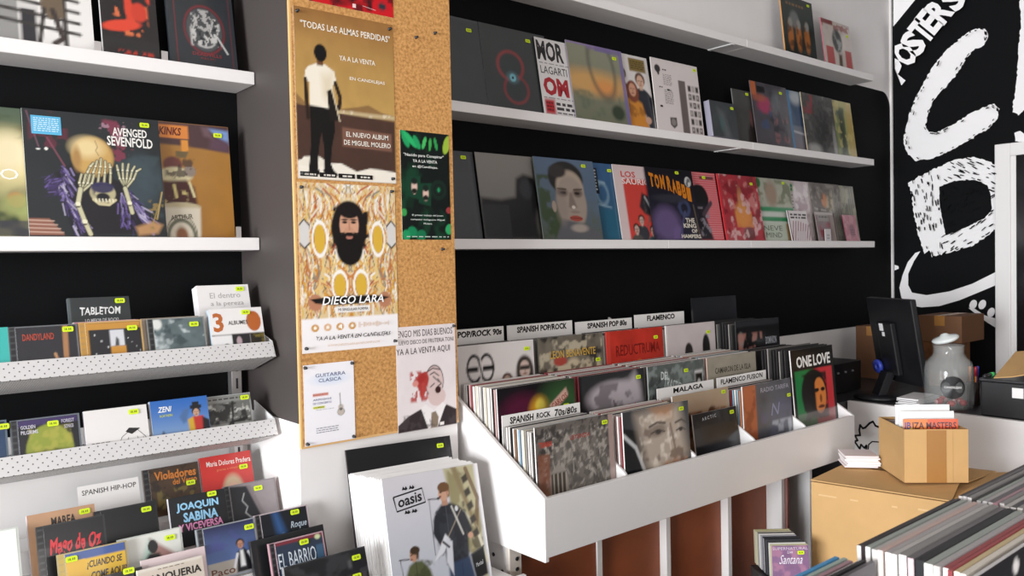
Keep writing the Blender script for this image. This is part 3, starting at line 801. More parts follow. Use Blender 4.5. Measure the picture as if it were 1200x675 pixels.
# ---- row 1
a = A(80, '6e6660'); a.tex(.3, 14, 2); a.blot('b8b0a6', 26, 4, .5, .1, .9, (.08, .05, .95, 1)); a.blot('3c3836', 22, 9, .52, .08, .9)
a.ell(.54, .62, .44, .55, '8c857c', .15, a=.35)
_r = random.Random(5)
for k in range(120):
    an = _r.uniform(0, 2 * PI); r0 = _r.uniform(.2, .5); u, v = .5 + r0 * math.cos(an), .6 + r0 * .9 * math.sin(an)
    a.line([(u, v), (u + _r.uniform(-.06, .06), v + _r.uniform(.03, .12))], .008, _r.choice(('c8c0b6', '2e2a28', '948c82', '4a4642')), .8)
a.ell(.26, .55, .12, .17, '9c948a', .1); a.rect(.17, .44, .35, .66, '4a4038'); [a.line([(.2 + .05 * k, .45), (.2 + .05 * k, .66)], .015, 'b0a89c') for k in range(4)]
a.rect(.02, .25, .16, .9, '9a5c40', .6); a.rect(.93, 0, 1, 1, 'b89c94', .8); a.rect(0, .93, 1, 1, '1e1c1c')
a.text('TRIANA', .04, .14, .2, .19, 'c8402c', .02); a.text('LEYENDA', .42, .13, .68, .17, 'a8403a', .01)
lp(0, 0, a, 'grey thicket cover with red lettering in the front left corner of the white bin')
pack(0, 1.668, .682, 14, .0092, ('black', 'white', 'white', 'grey', 'cream', 'white', 'blue', 'white', 'brown', 'white'), 'the grey thicket cover', 'records behind the grey thicket cover')
card(0, lambda q: (q.text('SPANISH', .09, .024, .38, .085, '15120f', .03, .1, 0, .08), q.text('ROCK', .42, .03, .60, .08, '15120f', .03, .05, 0, .06), q.text('70s/80s', .65, .026, .95, .09, '15120f', .02, .1, 0, .08)), 'white divider card handwritten SPANISH ROCK behind the grey thicket cover', 1.815, 1.0125)
a = A(76, '3a3c3e'); a.tex(.2, 8, 5); a.poly([(0, .15), (.2, .2), (.38, .62), (.34, .98), (0, 1)], '15171a'); a.line([(0, .22), (.17, .36), (.28, .6), (.33, .98)], .04, 'c8c8c8')
a.poly([(.18, .05), (.85, .02), (.95, .5), (.82, .75), (.42, .95), (.3, .55)], 'b8a898', 12); a.blot('e8dccc', 9, 3, .52, .15, .8, (.22, .05, .85, .9)); a.blot('705c50', 8, 6, .55, .12, .8, (.25, .15, .9, .9))
a.ell(.50, .24, .13, .06, '8a7a6c', .6, -.1); a.line([(.38, .19), (.5, .16), (.62, .18)], .022, '463c36'); a.line([(.40, .26), (.5, .235), (.61, .265)], .016, '3a302a'); a.ell(.51, .255, .045, .025, '2e2622', .5)
a.line([(.78, .20), (.88, .18), (.95, .22)], .02, '463c36'); a.line([(.79, .28), (.87, .26), (.93, .29)], .015, '3a302a'); a.ell(.86, .275, .035, .02, '2e2622', .5); a.line([(.70, .2), (.76, .46), (.68, .52), (.76, .54)], .028, '8a7464'); a.line([(.66, .24), (.69, .45)], .02, 'ecdccc', .7); a.ell(.75, .72, .22, .16, '9c6c4c', .5, a=.8); a.blot('c09070', 16, 4, .5, .1, .8, (.5, .55, 1, .95)); a.ell(.7, .64, .12, .03, '7c4a3c', .4)
a.poly([(.4, .0), (.75, .0), (.72, .14), (.5, .12)], 'b07848', 8, .7)
lp(1, 0, a, 'painted man face cover in the front row, second column of the white bin', dy=-.022)
pack(1, 1.645, .682, 15, .0098, ('red', 'white', 'pink', 'white', 'white', 'black', 'grey', 'white', 'cream'), 'the painted man face cover', 'records behind the painted man face cover')
a = A(60, '1d1e22', .25, .25); a.tex(.3, 5, 3)
for k in range(5): a.ring(.55, 1.0 + .02 * k, .55 - .09 * k, .62 - .1 * k, .06, '34353a' if k % 2 else '2a2b30', .2)
a.ell(.78, .75, .1, .3, '46474c', .8, .3, .6); a.text('A R C T I C', .2, .055, .52, .10, 'c8ccd0', .01, 0, .06)
lp(2, 0, a, 'near black cover with faint arcs in the front row, third column of the white bin', dy=.010, dx=.062, lean=.12)
a = A(40, 'b07a4c'); a.tex(.3, 8, 4); a.grad('b09a80', 'a4643a'); a.blot('7a4a2c', 9, 5, .5, .1, .9, (0, .2, 1, .5)); a.ell(.25, .3, .08, .09, '4a3020', .2); a.ell(.45, .3, .08, .09, '6a4028', .2); a.ell(.68, .28, .08, .1, '5a3826', .2)
lp(2, 0, a, 'sandy figure cover peeping out behind the near black arc cover', dy=.058, stk=((.9, .05),))
pack(2, 1.74, .682, 4, .009, ('brown', 'grey', 'orange', 'white'), 'the near black arc cover', 'records behind the near black arc cover')
card(2, lambda q: q.text('MALAGA', .27, .02, .80, .075, '15120f', .03, .05, 0, .05), 'white divider card handwritten MALAGA in the third column of the bin', 1.795, 1.0165)
a = A(60, '55565c'); a.tex(.35, 5, 6); a.rect(0, 0, .26, .8, 'b4623c'); a.blot('8a4428', 9, 2, .5, .15, .8, (0, .05, .26, .8)); a.blot('5c5a74', 5, 9, .5, .2, .6, (.3, .2, 1, .9)); a.blot('b8bcc4', 7, 7, .58, .12, .7, (.55, .45, 1, 1)); a.line([(.62, .98), (.92, .72)], .03, 'c8c8cc', .7)
a.text('RADIO TARIFA', .36, .055, .95, .11, 'aaa8b4', .008); a.text('N', .55, .26, .7, .40, '8c8ca8', 0, .3)
lp(3, 0, a, 'grey blurred cover with an orange strip at its left, fourth column front', stk=((.94, .2),), dy=.012)
pack(3, 1.68, .682, 10, .0098, ('orange', 'blue', 'white', 'blue', 'red', 'white', 'black', 'white', 'red', 'grey'), 'the grey and orange cover', 'records behind the grey and orange cover')
card(3, lambda q: q.text('FLAMENCO FUSION', .07, .022, .92, .08, '15120f', .026, .05, 0, .06), 'white divider card handwritten FLAMENCO FUSION in the fourth column', 1.792, 1.0185)
a = Art(LPW, .32, 76, '0f0f11')
a.rect(.06, .26, .5, .96, '167a3e'); a.rect(.5, .26, .94, .96, 'c8323a'); a.ell(.48, .56, .30, .30, '120e0e', .12); a.blot('120e0e', 10, 3, .42, .1, .9, (.2, .3, .8, .9)); a.ell(.60, .60, .15, .22, 'd8803c', .12); a.poly([(.33, .4), (.5, .36), (.5, .8), (.36, .86)], '120e0e', 3)
a.ell(.53, .53, .06, .025, '1a1010', .4); a.ell(.68, .53, .05, .025, '1a1010', .4); a.ell(.62, .64, .03, .05, '8a4a20', .5); a.ell(.62, .74, .08, .02, '5a2414', .4); a.rect(.06, .78, .94, .96, '8a8684', .55)
a.text('ONE', .12, .085, .47, .225, 'f0eeea', .03); a.text('LOVE', .51, .085, .92, .225, 'f0eeea', .03)
lp(4, 0, a, 'black bordered green and red face cover at the right end of the white bin', dz=.096, dx=-.001, lean=.085, stk=(), dy=.012)
m = MB(); m.box(cols[4] - .002, BX1 - .016, 1.638, 1.824, .682, .776); local(m.build('raised_floor', BINW, bn), bn)
pack(4, 1.70, .777, 9, .0125, ('black', 'black', 'grey', 'black'), 'the green and red face cover', 'records behind the green and red cover', jz=.012)
# ---- row 2
a = A(60, '140f14'); a.tex(.3, 7, 3); a.ell(.3, .25, .25, .16, '5a1434', .8, a=.8); a.ell(.52, .27, .12, .13, 'd89a1c', .8); a.ell(.47, .38, .08, .1, 'c8502c', .8); a.ell(.53, .22, .06, .07, 'f0d050', .6); a.ell(.82, .3, .3, .3, '3a6034', .8, a=.7)
a.poly([(.65, .23), (.88, .08), (.91, .16), (.68, .32)], 'c8a090'); a.text('CARLOS', .67, .17, .9, .23, '8a3a30', .01, 0, .45)
lp(0, 1, a, 'dark cover with a yellow and purple bloom, second row left end of the bin', stk=((.87, .26),), spine='d8d4d4')
pack(0, 1.832, .773, 19, .0088, ('pink', 'black', 'white', 'white', 'white', 'cream', 'white', 'grey', 'white', 'white', 'cream', 'white', 'white', 'red'), 'the yellow and purple bloom cover', 'records behind the yellow and purple bloom cover')
a = A(60, '2c2c2e'); a.tex(.25, 6, 4); a.ell(.5, .26, .38, .17, 'b0a6aa', .4); a.poly([(.55, .14), (.75, .10), (.85, .03), (.92, .16), (.95, .36), (.6, .40)], 'b4aaae', 6); a.blot('6a6266', 8, 4, .5, .12, .8, (.1, .1, .95, .6)); a.ell(.3, .45, .1, .12, '77706f', .4); a.line([(.5, .3), (.56, .45)], .02, '4a3c3a')
a.text('BARRICADA', .22, .37, .88, .47, 'b83a2c', .03, 0, .04); a.rect(0, 0, .04, 1, '1a1a1c')
lp(1, 1, a, 'dark cover of a grey animal lying down above red lettering, second row', stk=((.9, .09),), spine='7a2830')
pack(1, 1.84, .773, 16, .0095, ('red', 'red', 'white', 'grey', 'black', 'white', 'pink'), 'the grey animal cover', 'records behind the grey animal cover')
a = A(60, '5c625f'); a.tex(.3, 16, 5); a.blot('8a928e', 14, 3, .52, .1, .8); a.blot('2c302f', 12, 7, .58, .08, .8, (0, .1, .35, 1)); a.rect(.82, .12, .97, .58, 'd0ccc8'); a.rect(.83, .15, .96, .55, '181818'); a.ell(.895, .3, .04, .08, 'c8c4c0', .2); a.ell(.88, .45, .05, .06, 'a8a4a0', .3)
a.text('DEL', .22, .08, .36, .17, 'cfd4d0', .02, 0, -.1); a.text('TRASTIENDA', .26, .2, .72, .32, 'c0c6c2', .005, 0, -.35)
lp(2, 1, a, 'mottled grey green cover with a small black photo, second row', stk=((.66, .1),), spine='a8aca8')
pack(2, 1.84, .773, 16, .0095, ('grey', 'white', 'grey', 'brown', 'white', 'white', 'red'), 'the mottled grey green cover', 'records behind the mottled grey green cover')
a = A(40, '9c9484'); a.tex(.12, 9, 4); a.text('CAMARON DE LA ISLA', .15, .13, .88, .20, '3a352e', .012); a.text('Y TOMATITO', .35, .24, .72, .29, '3a352e', .005)
lp(3, 1, a, 'plain khaki cover with two lines of dark lettering, second row', stk=((.82, .3),), spine='d8b8a8')
pack(3, 1.835, .773, 15, .0105, ('pink', 'orange', 'white', 'blue', 'white', 'black', 'white', 'brown'), 'the plain khaki cover', 'records behind the plain khaki cover')
pack(4, 1.838, .773, 6, .0125, ('black', 'grey', 'black', 'black'), 'the green and red face pile, second row', 'dark records in the last column, second row')
# ---- row 3
a = A(60, 'd8d0cc'); a.ring(.2, .24, .085, .13, .13, '1e1c1c', .1); a.ring(.36, .24, .085, .13, .13, '1e1c1c', .1); a.poly([(.1, .22), (.46, .22), (.46, .27), (.1, .27)], '1e1c1c'); a.ell(.28, .24, .03, .09, 'd8d0cc', .2); a.line([(.25, .13), (.31, .35)], .02, '1e1c1c')
a.bust(.62, .41, .075, '2c2a2a', skin='b8988a', hair='4a3028', beard=True); a.bust(.865, .30, .105, '1e1c1e', skin='c8b0a4', hair='3c342e', long=.6); a.rect(.795, .265, .935, .305, '16130f')
lp(0, 2, a, 'pale cover of two long haired men, one in sunglasses, back row left', stk=((.9, .09),), spine='c8c0bc')
pack(0, 2.03, .885, 14, .0095, ('grey', 'grey', 'black', 'grey', 'cream'), 'the pale two men cover', 'records behind the pale two men cover')
a = A(64, '6c6458'); a.tex(.3, 12, 5); a.blot('b8ac94', 9, 3, .54, .08, .9, (0, .0, 1, .35)); a.blot('2e2a28', 10, 6, .55, .08, .9)
for u, v, rx, ry in ((.16, .55, .08, .2), (.35, .5, .12, .22), (.52, .45, .16, .2), (.74, .48, .08, .2), (.9, .52, .09, .2)): a.ell(u, v, rx, ry, 'c4b498', .25)
a.blot('4a4238', 20, 4, .55, .1, .8, (0, .3, 1, .8)); a.ell(.32, .27, .1, .05, 'a8483c', .3)
a.text('LEON BENAVENTE', .17, .15, .87, .235, 'c8a048', .015)
lp(1, 2, a, 'crowd cover with thin yellow lettering across it, back row second column', stk=((.9, .3),), spine='3c3834', t=.0055)
pack(1, 2.035, .885, 13, .0098, ('grey', 'white', 'grey', 'black', 'grey', 'cream'), 'the crowd cover', 'records behind the crowd cover')
a = A(60, 'b83428'); a.tex(.25, 7, 4); a.rect(.18, .58, .95, 1, '22201e', .9); a.blot('3a2a24', 8, 3, .5, .12, .8, (.15, .5, .95, 1)); a.ell(.9, .52, .09, .13, '3a7898', .2); a.ell(.9, .52, .05, .09, '2a5a78', .3); a.ell(.55, .42, .05, .06, 'd8743c', .5); a.rect(0, 0, .06, 1, 'c84438')
a.text('REDUCTRUMA', .15, .17, .93, .30, '7c1f1a', .012, .0, 0, .05)
lp(2, 2, a, 'red cover with dark red lettering and a small blue head, back row', stk=((.86, .12),), spine='c84038', t=.006)
pack(2, 2.03, .885, 13, .0098, ('white', 'red', 'grey', 'white', 'grey', 'black'), 'the red cover with the blue head', 'records behind the red cover')
a = A(60, 'c8bcba'); a.tex(.06, 6, 4); a.ell(.44, .36, .08, .12, '2a2726', .2); a.ell(.42, .62, .14, .2, '1c1a1a', .2); a.ell(.80, .34, .08, .19, '1a1818', .2); a.ell(.83, .62, .15, .25, '1c1a1a', .2); a.blot('8a8484', 12, 3, .55, .1, .8, (.3, .7, 1, 1)); a.rect(0, 0, .025, 1, 'e8e0dc')
lp(3, 2, a, 'pale pinkish cover with two dark silhouettes, back row fourth column', stk=((.85, .13),), spine='eee8e4')
pack(3, 2.025, .885, 12, .011, ('white', 'grey', 'black', 'black', 'grey', 'black'), 'the pale silhouettes cover', 'records behind the pale silhouettes cover')
a = A(60, '131316'); a.tex(.3, 6, 3); a.rect(0, 0, 1, .08, '2c2c30'); a.ell(.1, .25, .06, .1, '8a8680', .5); a.blot('a87468', 10, 5, .5, .12, .8, (.02, .15, .6, 1)); a.poly([(.1, .5), (.3, .4), (.4, 1), (.1, 1)], '161416', 6, .8); a.text('DOMINION', .66, .24, .92, .34, 'a8aab0', .02); a.text('R E A M S', .66, .48, .93, .57, '9a9ca4', .01)
lp(4, 2, a, 'black cover with reddish figures and grey lettering, back row right end', dy=-.09, dx=-.001, stk=(), spine='2a2a2c')
m = MB(); m.box(cols[4] - .002, BX1 - .016, 1.93, 2.021, .773, .884); local(m.build('raised_floor', BINW, bn), bn)
pack(4, 1.94, .885, 13, .0145, ('black', 'grey', 'black', 'black'), 'the black reddish figures cover', 'records behind the black reddish figures cover', x=cols[4] - .001, jz=.01)
a = A(30, '26272b'); a.tex(.25, 4, 3)
q = at(817, 350, Y=2.165)
cover('vinyl_record', 'dark grey cover standing tall behind the flamenco column, against the black wall', 'record', 'front records in the white bin', (cols[4] - .001, 2.150, q.z - .312), a, .01, .06, 0, 0, (), '1c1c1e', '1c1c1e')
m = MB(); m.box(cols[4] - .002, BX1 - .016, 2.14, 2.33, .885, q.z - .3135); local(m.build('riser', BINW, bn), bn)
for i, tx, lb, u0, u1 in ((0, 'POP/ROCK 90s', 'white divider card handwritten POP/ROCK, back row at the left end', .37, .97), (1, 'SPANISH POP/ROCK', 'white divider card handwritten SPANISH POP/ROCK, back row second column', .14, .91), (2, 'SPANISH POP 80s', 'white divider card handwritten SPANISH POP, back row third column', .2, .9), (3, 'FLAMENCO', 'white divider card handwritten FLAMENCO alone, back row fourth column', .24, .80)):
    card(i, (lambda q, tx=tx, u0=u0, u1=u1: q.text(tx, u0, .02, u1, .085, '15120f', .042, .06, 0, .06)), lb, 2.188, 1.2375 if i != 2 else 1.229, h=.343)

# ---- cabinet below the bin: upright boards and red-brown panels
cb2 = thing('base_cabinet', 'white cabinet with red-brown panels carrying the white record bin', 'cabinet', (2.29, 1.8, 0))
m = MB(); m.box(1.462, 1.478, 1.80, 2.331, 0, .639); local(m.build('side_panel', BINW, cb2), cb2)
m = MB(); m.box(1.4615, 1.505, 1.785, 1.80, 0, .639); fp = local(m.build('front_post', mat('primed_board', 'd9cfc4', .6), cb2), cb2)
for z in (.57, .60):
    m = MB(); m.lathe([(.006, 0), (.006, .002)], n=10, M=Matrix.Rotation(PI / 2, 4, 'X'), c=(1.488, 1.785, z)); m.build('screw_hole', BLKP, fp)
for z, y in ((.60, 1.86), (.56, 1.82)):
    m = MB(); m.lathe([(.006, 0), (.006, .002)], n=10, M=Matrix.Rotation(-PI / 2, 4, 'Y'), c=(1.4622, y, z)); local(m.build('screw_hole', BLKP, cb2), cb2)
dv = [1.836, 2.176, 2.533, 2.895]
for x in dv:
    m = MB(); m.box(x, x + .021, 1.80, 2.331, 0, .639); local(m.build('divider', BINW, cb2), cb2)
m = MB(); m.box(3.108, 3.126, 1.80, 2.331, 0, .639); local(m.build('side_panel', BINW, cb2), cb2)
rec = [.006, .03, .032, .07, .12]
xs = [1.505] + dv + [3.108]
for k in range(5):
    m = MB(); x0 = xs[k] + (.021 if k else 0)
    m.box(x0 + .001, xs[k + 1] - .001, 1.80 + rec[k], 1.82 + rec[k], 0, .636)
    local(m.build('back_panel', BROWN if k < 4 else mat('dark_interior', '1f1a1b', .5), cb2), cb2)  # last compartment is open: dark sheet added in place of its dark interior
m = MB(); m.box(2.92, 2.932, 1.79, 1.80, 0, .639); local(m.build('edge_strip', mat('dull_red_edge', '8a5a52', .6), cb2), cb2)
# ================================================================== records on the ledges
def shelf_rec(z, pxl, py, art, label, group, y=2.235, lean=.17, t=.004, name='vinyl_record', cat='record', stk=((.88, .06),), spine='dcd8d4', right=None, roll=0.0, back='9a9694'):
    """stands on ledge z; left edge at picture column pxl (or right edge at column right)"""
    x = at(pxl, py, Y=y).x if right is None else at(right, py, Y=y).x - art.w
    return cover(name, label, cat, group, (x, y, z), art, t, lean, roll, 0, stk, spine, spine, back)
def at_px(x, y):
    d = Vector((x, y, ZB - EYE)); return 600 + FPX * d.dot(RGT) / d.dot(FWD)
GA, GB = 'records on the upper ledge of the left bay', 'records on the lower ledge of the left bay'
# -- upper left ledge
a = A(70, 'e6e2de')
a.rect(.0, 0, .62, 1, '9a9690', .35); a.rect(.35, .62, .48, 1, '7a7a78', .8); a.rect(.5, .72, .6, .98, '2a2a2e')
for k in range(4): a.line([(.35, .55 + .09 * k), (.9, .60 + .09 * k)], .028, '33302e')
a.line([(.80, .3), (.80, .98)], .035, '2c2826'); a.poly([(.62, .3), (.78, .3), (.8, .75), (.7, .78), (.64, .7)], '6a5a48'); a.line([(.72, .7), (.78, .92), (.72, .97)], .04, '3a302c'); a.line([(.66, .7), (.62, .97)], .03, '2c2826')
shelf_rec(ZA, 0, 56, a, 'white cover with a figure on a bench, leftmost on the upper left ledge', GA, right=111, stk=())
a = Art(.137, .215, 60, '211d1d'); a.tex(.3, 6, 3); a.blot('d8442c', 4, 11, .5, .1, .95, (.02, .2, .9, .78)); a.blot('e87848', 7, 5, .6, .1, .8, (.1, .3, .85, .75)); a.ell(.35, .62, .35, .07, 'd8442c', .3, -.2); a.ell(.68, .42, .14, .12, 'c83c28', .3)
a.rect(0, .78, 1, 1, '262324'); a.blot('b83426', 16, 4, .5, .06, .9, (.25, .91, .9, .985))
shelf_rec(ZA, 121, 68, a, 'narrow black box set with red figures on the upper left ledge', GA, t=.012, stk=())
a = Art(.178, .26, 90, '2c3034'); a.tex(.12, 6, 5)
a.ring(.53, .60, .30, .26, .035, '7c2a30'); a.ell(.53, .60, .27, .235, '4a4c4e', .06); a.blot('c8c6c2', 16, 4, .5, .06, .9, (.3, .42, .78, .8)); a.ring(.53, .62, .2, .17, .05, 'b8b6b2'); a.blot('22262a', 20, 7, .55, .05, .9, (.32, .44, .76, .78)); a.poly([(.45, .38), (.61, .38), (.66, .56), (.53, .62), (.4, .56)], 'a8a6a4'); a.blot('2a2c30', 22, 9, .5, .06, .9, (.4, .38, .66, .62)); a.line([(.72, .66), (.86, .83)], .022, 'c8c6c4')
a.line([(.1, .02), (.1, .985)], .008, '7c2a30'); a.line([(.93, .02), (.93, .985)], .008, '7c2a30')
a.text('DEADVILLS', .32, .855, .76, .89, '8c2e34', .008); a.text('RELIC', .44, .905, .66, .925, '7c2a30', .006)
shelf_rec(ZA, 200, 70, a, 'dark box set with a silver masked emblem at the right of the upper left ledge', GA, t=.02, stk=(), spine='3a3e42')
for px, py in ((113.5, 57), (191.5, 69)):
    q = at(px, py, Y=2.22)
    t = thing('display_clip', 'small grey clip on the upper left ledge, left of the ' + ('narrow black box' if px < 150 else 'masked emblem box'), 'clip', (q.x, 2.22, ZA))
    m = MB(); m.box(-.008, .008, -.012, .004, 0, .002); m.box(-.008, .008, -.012, -.009, .002, .024); m.build('bracket', CHROME, t)
q = at(278, 264, Y=2.215)
t = thing('display_clip', 'small grey clip at the right end of the lower left ledge', 'clip', (q.x, 2.215, ZB))
m = MB(); m.box(-.007, .007, -.010, .004, 0, .002); m.box(-.007, .007, -.010, -.007, .002, .030); m.build('bracket', CHROME, t)
# -- lower left ledge
a = A(80, '6a7a3c'); a.grad('4a5a48', '8a8a50'); a.blot('2c3a1e', 6, 3, .5, .15); a.ell(.85, .42, .4, .22, 'd8c890', .9); a.ell(.9, .35, .15, .14, 'e8d8b0', .9); a.ell(.93, .72, .06, .06, 'b8763c', .3); a.ell(.95, .76, .11, .09, '9aa060', .5, a=.8); a.rect(0, .88, 1, 1, '33303c', .8); a.blot('3a4a2c', 8, 6, .55, .12, .8, (.6, .05, 1, .25)); a.ell(.75, .04, .06, .05, '6ab0b8', .5)
a.text('U N O', .5, .48, .955, .565, 'f2efe6', 0)
shelf_rec(ZB, 0, 274, a, 'soft green and cream cover with white O, cut by the left edge of the picture', GB, y=2.222, stk=(), right=34.5, spine='d8d8d0')
a = A(150, '1c2225'); a.tex(.15, 5, 4); a.blot('364448', 7, 5, .5, .2, .8, (.55, .3, 1, .85)); a.ell(.82, .55, .16, .22, '3c4c54', .8, a=.7)
a.blot('5a2434', 11, 8, .53, .08, .9, (.02, .0, .32, .45)); a.blot('7a3246', 12, 9, .52, .08, .9, (.55, .02, .8, .4)); a.blot('a88090', 22, 9, .62, .05, .8, (.52, .02, .75, .35))
a.poly([(.20, .50), (.32, .42), (.5, .48), (.68, .55), (.85, .78), (.97, .92), (.8, .97), (.3, .99), (.26, .8)], '131118', 3)
_r = random.Random(12)
def feather(pts, n, L, ang, cols_):
    for k in range(n):
        t = _r.random() * (len(pts) - 1); q = int(t); f = t - q
        x, y = pts[q][0] + (pts[q + 1][0] - pts[q][0]) * f + _r.uniform(-.045, .045), pts[q][1] + (pts[q + 1][1] - pts[q][1]) * f + _r.uniform(-.03, .03)
        an = ang + _r.uniform(-.45, .45); l = _r.uniform(.5, 1) * L
        a.line([(x, y), (x + math.cos(an) * l, y + math.sin(an) * l)], _r.uniform(.006, .014), _r.choice(cols_), .9)
PUR = ('3a2c5c', '4c3a78', '6a5894', '2a2040', '8c80ac', 'b8b0c8', '1c1830')
feather([(.27, .46), (.25, .62), (.30, .80), (.36, .94)], 90, .10, 1.1, PUR); feather([(.20, .52), (.22, .66)], 40, .07, 2.6, PUR[:4])
feather([(.68, .62), (.76, .74), (.88, .90)], 70, .10, .9, PUR); feather([(.66, .66), (.70, .92)], 30, .09, 1.5, PUR[:5])
a.ell(.475, .355, .155, .165, '8a6a38', .06); a.ell(.475, .35, .148, .157, 'c49c58', .25); a.ell(.44, .28, .11, .08, 'e2ca94', .95); a.ell(.36, .37, .03, .09, 'a8804a', .9); a.line([(.50, .22), (.515, .27), (.50, .30), (.52, .34)], .006, '7c5c34', .8)
BON = 'c6c09c'
def bone(p, w):
    a.line(p, w + .012, '2c2820'); a.line(p, w, BON)
    for q in p[1:-1]: a.ell(q[0], q[1], w * .6, w * .55, 'e4dfc0', .3); a.ell(q[0], q[1] + w * .7, w * .5, w * .2, '4a4434', .4)
for k in range(5):      # bony fingers over the brow, raised right hand
    bone([(.41 + .045 * k, .56), (.43 + .042 * k, .48), (.455 + .036 * k, .43), (.475 + .03 * k, .365 + .02 * abs(k - 2))], .014)
    bone([(.705, .60), (.665 + .026 * k, .52), (.655 + .036 * k, .45), (.65 + .045 * k, .385 + .018 * abs(k - 1.5))], .013)
for k in range(4): bone([(.38, .64), (.365 + .03 * k, .57), (.385 + .03 * k, .50)], .014)
bone([(.37, .62), (.345, .74), (.385, .88), (.42, .98)], .032); bone([(.70, .60), (.725, .72), (.74, .80)], .030)
a.ell(.53, .645, .095, .085, 'b4aa84', .12); a.ell(.53, .60, .085, .045, '2c2850', .3); a.blot('3a3850', 26, 7, .5, .05, .8, (.44, .56, .63, .68)); a.ell(.53, .68, .05, .035, '14141a', .3); a.line([(.46, .70), (.50, .735), (.57, .74), (.62, .70)], .022, 'c8bc94'); [a.line([(.475 + .025 * k, .695), (.478 + .025 * k, .715)], .010, 'e4dcc0') for k in range(6)]
a.poly([(.0, .86), (.14, .86), (.24, .99), (0, .99)], '8a5a48'); [a.line([(0, .875 + .03 * k), (.17 + .02 * k, .88 + .03 * k)], .008, 'c8a898') for k in range(4)]
a.poly([(.76, .92), (.9, .87), (.97, .9), (.93, .97), (.78, .99)], 'b08458', 5); a.line([(.93, .85), (.985, .62)], .010, 'b89c60'); a.line([(.89, .9), (.955, .72)], .008, 'a08850'); a.blot('8a7444', 26, 8, .62, .05, .9, (.86, .68, 1, .95))
a.ell(.095, .315, .014, .006, 'f0f0ea', .4); a.ell(.15, .31, .012, .012, 'f0ece4', .4); a.line([(.03, .02), (.10, .30)], .01, '8a5a6c', .6); a.line([(.16, .22), (.27, .44)], .012, '8a4a5c', .7)
a.text('AVENGED', .635, .095, .90, .165, 'eeeae4', .022, 0, -.015); a.text('SEVENFOLD', .59, .17, .94, .25, 'eeeae4', .022, 0, -.02)
r = shelf_rec(ZB, 34.5, 274, a, 'dark cover of a golden skull behind bony hands, lower left ledge', GB, y=2.216, lean=.15, stk=((.885, .055),), spine='e6eae4')
h = Art(.065, .046, 20, '5ab4dc'); h.fine(.08, .1, .92, .88, 7, 'd8eef8', 4, .4, 9)
o = link(bpy.data.objects.new('hype_sticker', h.mesh('hype_sticker', .0003, '5ab4dc', None, '5ab4dc')), r); o.location = (.018, -.0028, .253); o['label'] = 'sky blue printed sticker'
a = A(90, 'a87a34'); a.tex(.1, 5, 3); a.grad('a8783a', '9c6c2c'); a.tex(.1, 6, 8)
a.poly([(0, 0), (1, 0), (1, .235), (.56, .2), (0, .19)], '4c3436', 2); a.poly([(.82, .03), (1, .04), (1, .16), (.9, .1)], '7c98c8', 3); a.poly([(.84, .1), (1, .14), (1, .235), (.82, .21)], '5c4450', 4); a.poly([(.76, .02), (.82, .02), (.86, .12), (.78, .1)], '6a5258', 3)
a.rect(.3, .025, .645, .14, 'd8843c'); a.poly([(.58, .15), (.64, .15), (.64, .24), (.58, .26)], 'd8903c'); a.poly([(.53, .25), (.64, .25), (.61, .31), (.53, .3)], '6a5a3a')
a.ell(.50, .37, .08, .07, '6a3a34', .3); a.ell(.52, .46, .14, .07, 'cabf98', .25); a.ell(.64, .42, .05, .05, '8a7c70', .3); a.blot('3a2c2a', 20, 5, .56, .06, .8, (.42, .3, .7, .5))
a.poly([(.40, .52), (.60, .50), (.67, .56), (.69, .74), (.40, .74)], '45221e', 3); a.line([(.5, .55), (.515, .65)], .025, 'd0c080'); a.line([(.63, .52), (.665, .64)], .02, 'd8cc9c'); a.blot('c8b878', 26, 3, .6, .05, .9, (.4, .58, .62, .74))
a.ell(.55, .73, .16, .035, 'b8aa88', .2); a.poly([(.395, .74), (.71, .74), (.70, 1), (.405, 1)], 'd2c8b4', 2); a.ring(.54, .99, .11, .14, .12, '6a6a58', .1); a.ell(.54, .98, .05, .07, '8a5a3a', .5); a.ring(.54, .99, .13, .18, .03, '6a6250', .05)
a.text('KINKS', .40, .045, .58, .115, '6a2418', .03, .15); a.text('ARTHUR', .455, .80, .64, .845, '4a4436', .008, 0, 0.1)
shelf_rec(ZB, 0, 275, a, 'ochre cover with a white mug and orange banner, lower left ledge', GB, y=2.246, lean=.10, right=275.5, stk=((.90, .085),), spine='7a5c30')

# -- middle ledge of the right bay
GC = 'records on the middle ledge of the right bay'
a = A(30, '3d4042'); a.tex(.12, 4, 3); a.rect(0, 0, 1, .02, '55585a'); a.blot('6a6e70', 9, 4, .6, .08, .6, (.0, .2, .25, .6))
shelf_rec(ZA, 0, 118, a, 'plain dark grey cover next to the cork board on the middle ledge', GC, y=2.238, right=571.5, stk=((.86, .13),), spine='5a5c5e')
a = A(64, '3a3d3e'); a.tex(.12, 4, 5); a.ell(.42, .55, .2, .34, '30383a', .6, a=.7); a.ring(.40, .46, .19, .17, .09, 'a03a3c', .2, .85, -.3); a.ring(.45, .74, .18, .16, .08, '98363a', .2, .8, -.3); a.ell(.415, .60, .09, .07, '4a6a70', .7); a.ell(.415, .60, .045, .045, '7cc0d0', .5); a.ell(.415, .60, .018, .02, '1c2a34', .3)
shelf_rec(ZA, 572.5, 119, a, 'dark cover with two glowing red rings on the middle ledge', GC, y=2.236, stk=((.72, .11),), spine='8a8e90')
a = Art(LPW, .302, 40, 'dcd8d6')
a.text('MOR', .02, .03, .45, .29, '1c1a1c', .035); a.text('LAGARTI', .04, .36, .47, .46, '2a2628', .0)
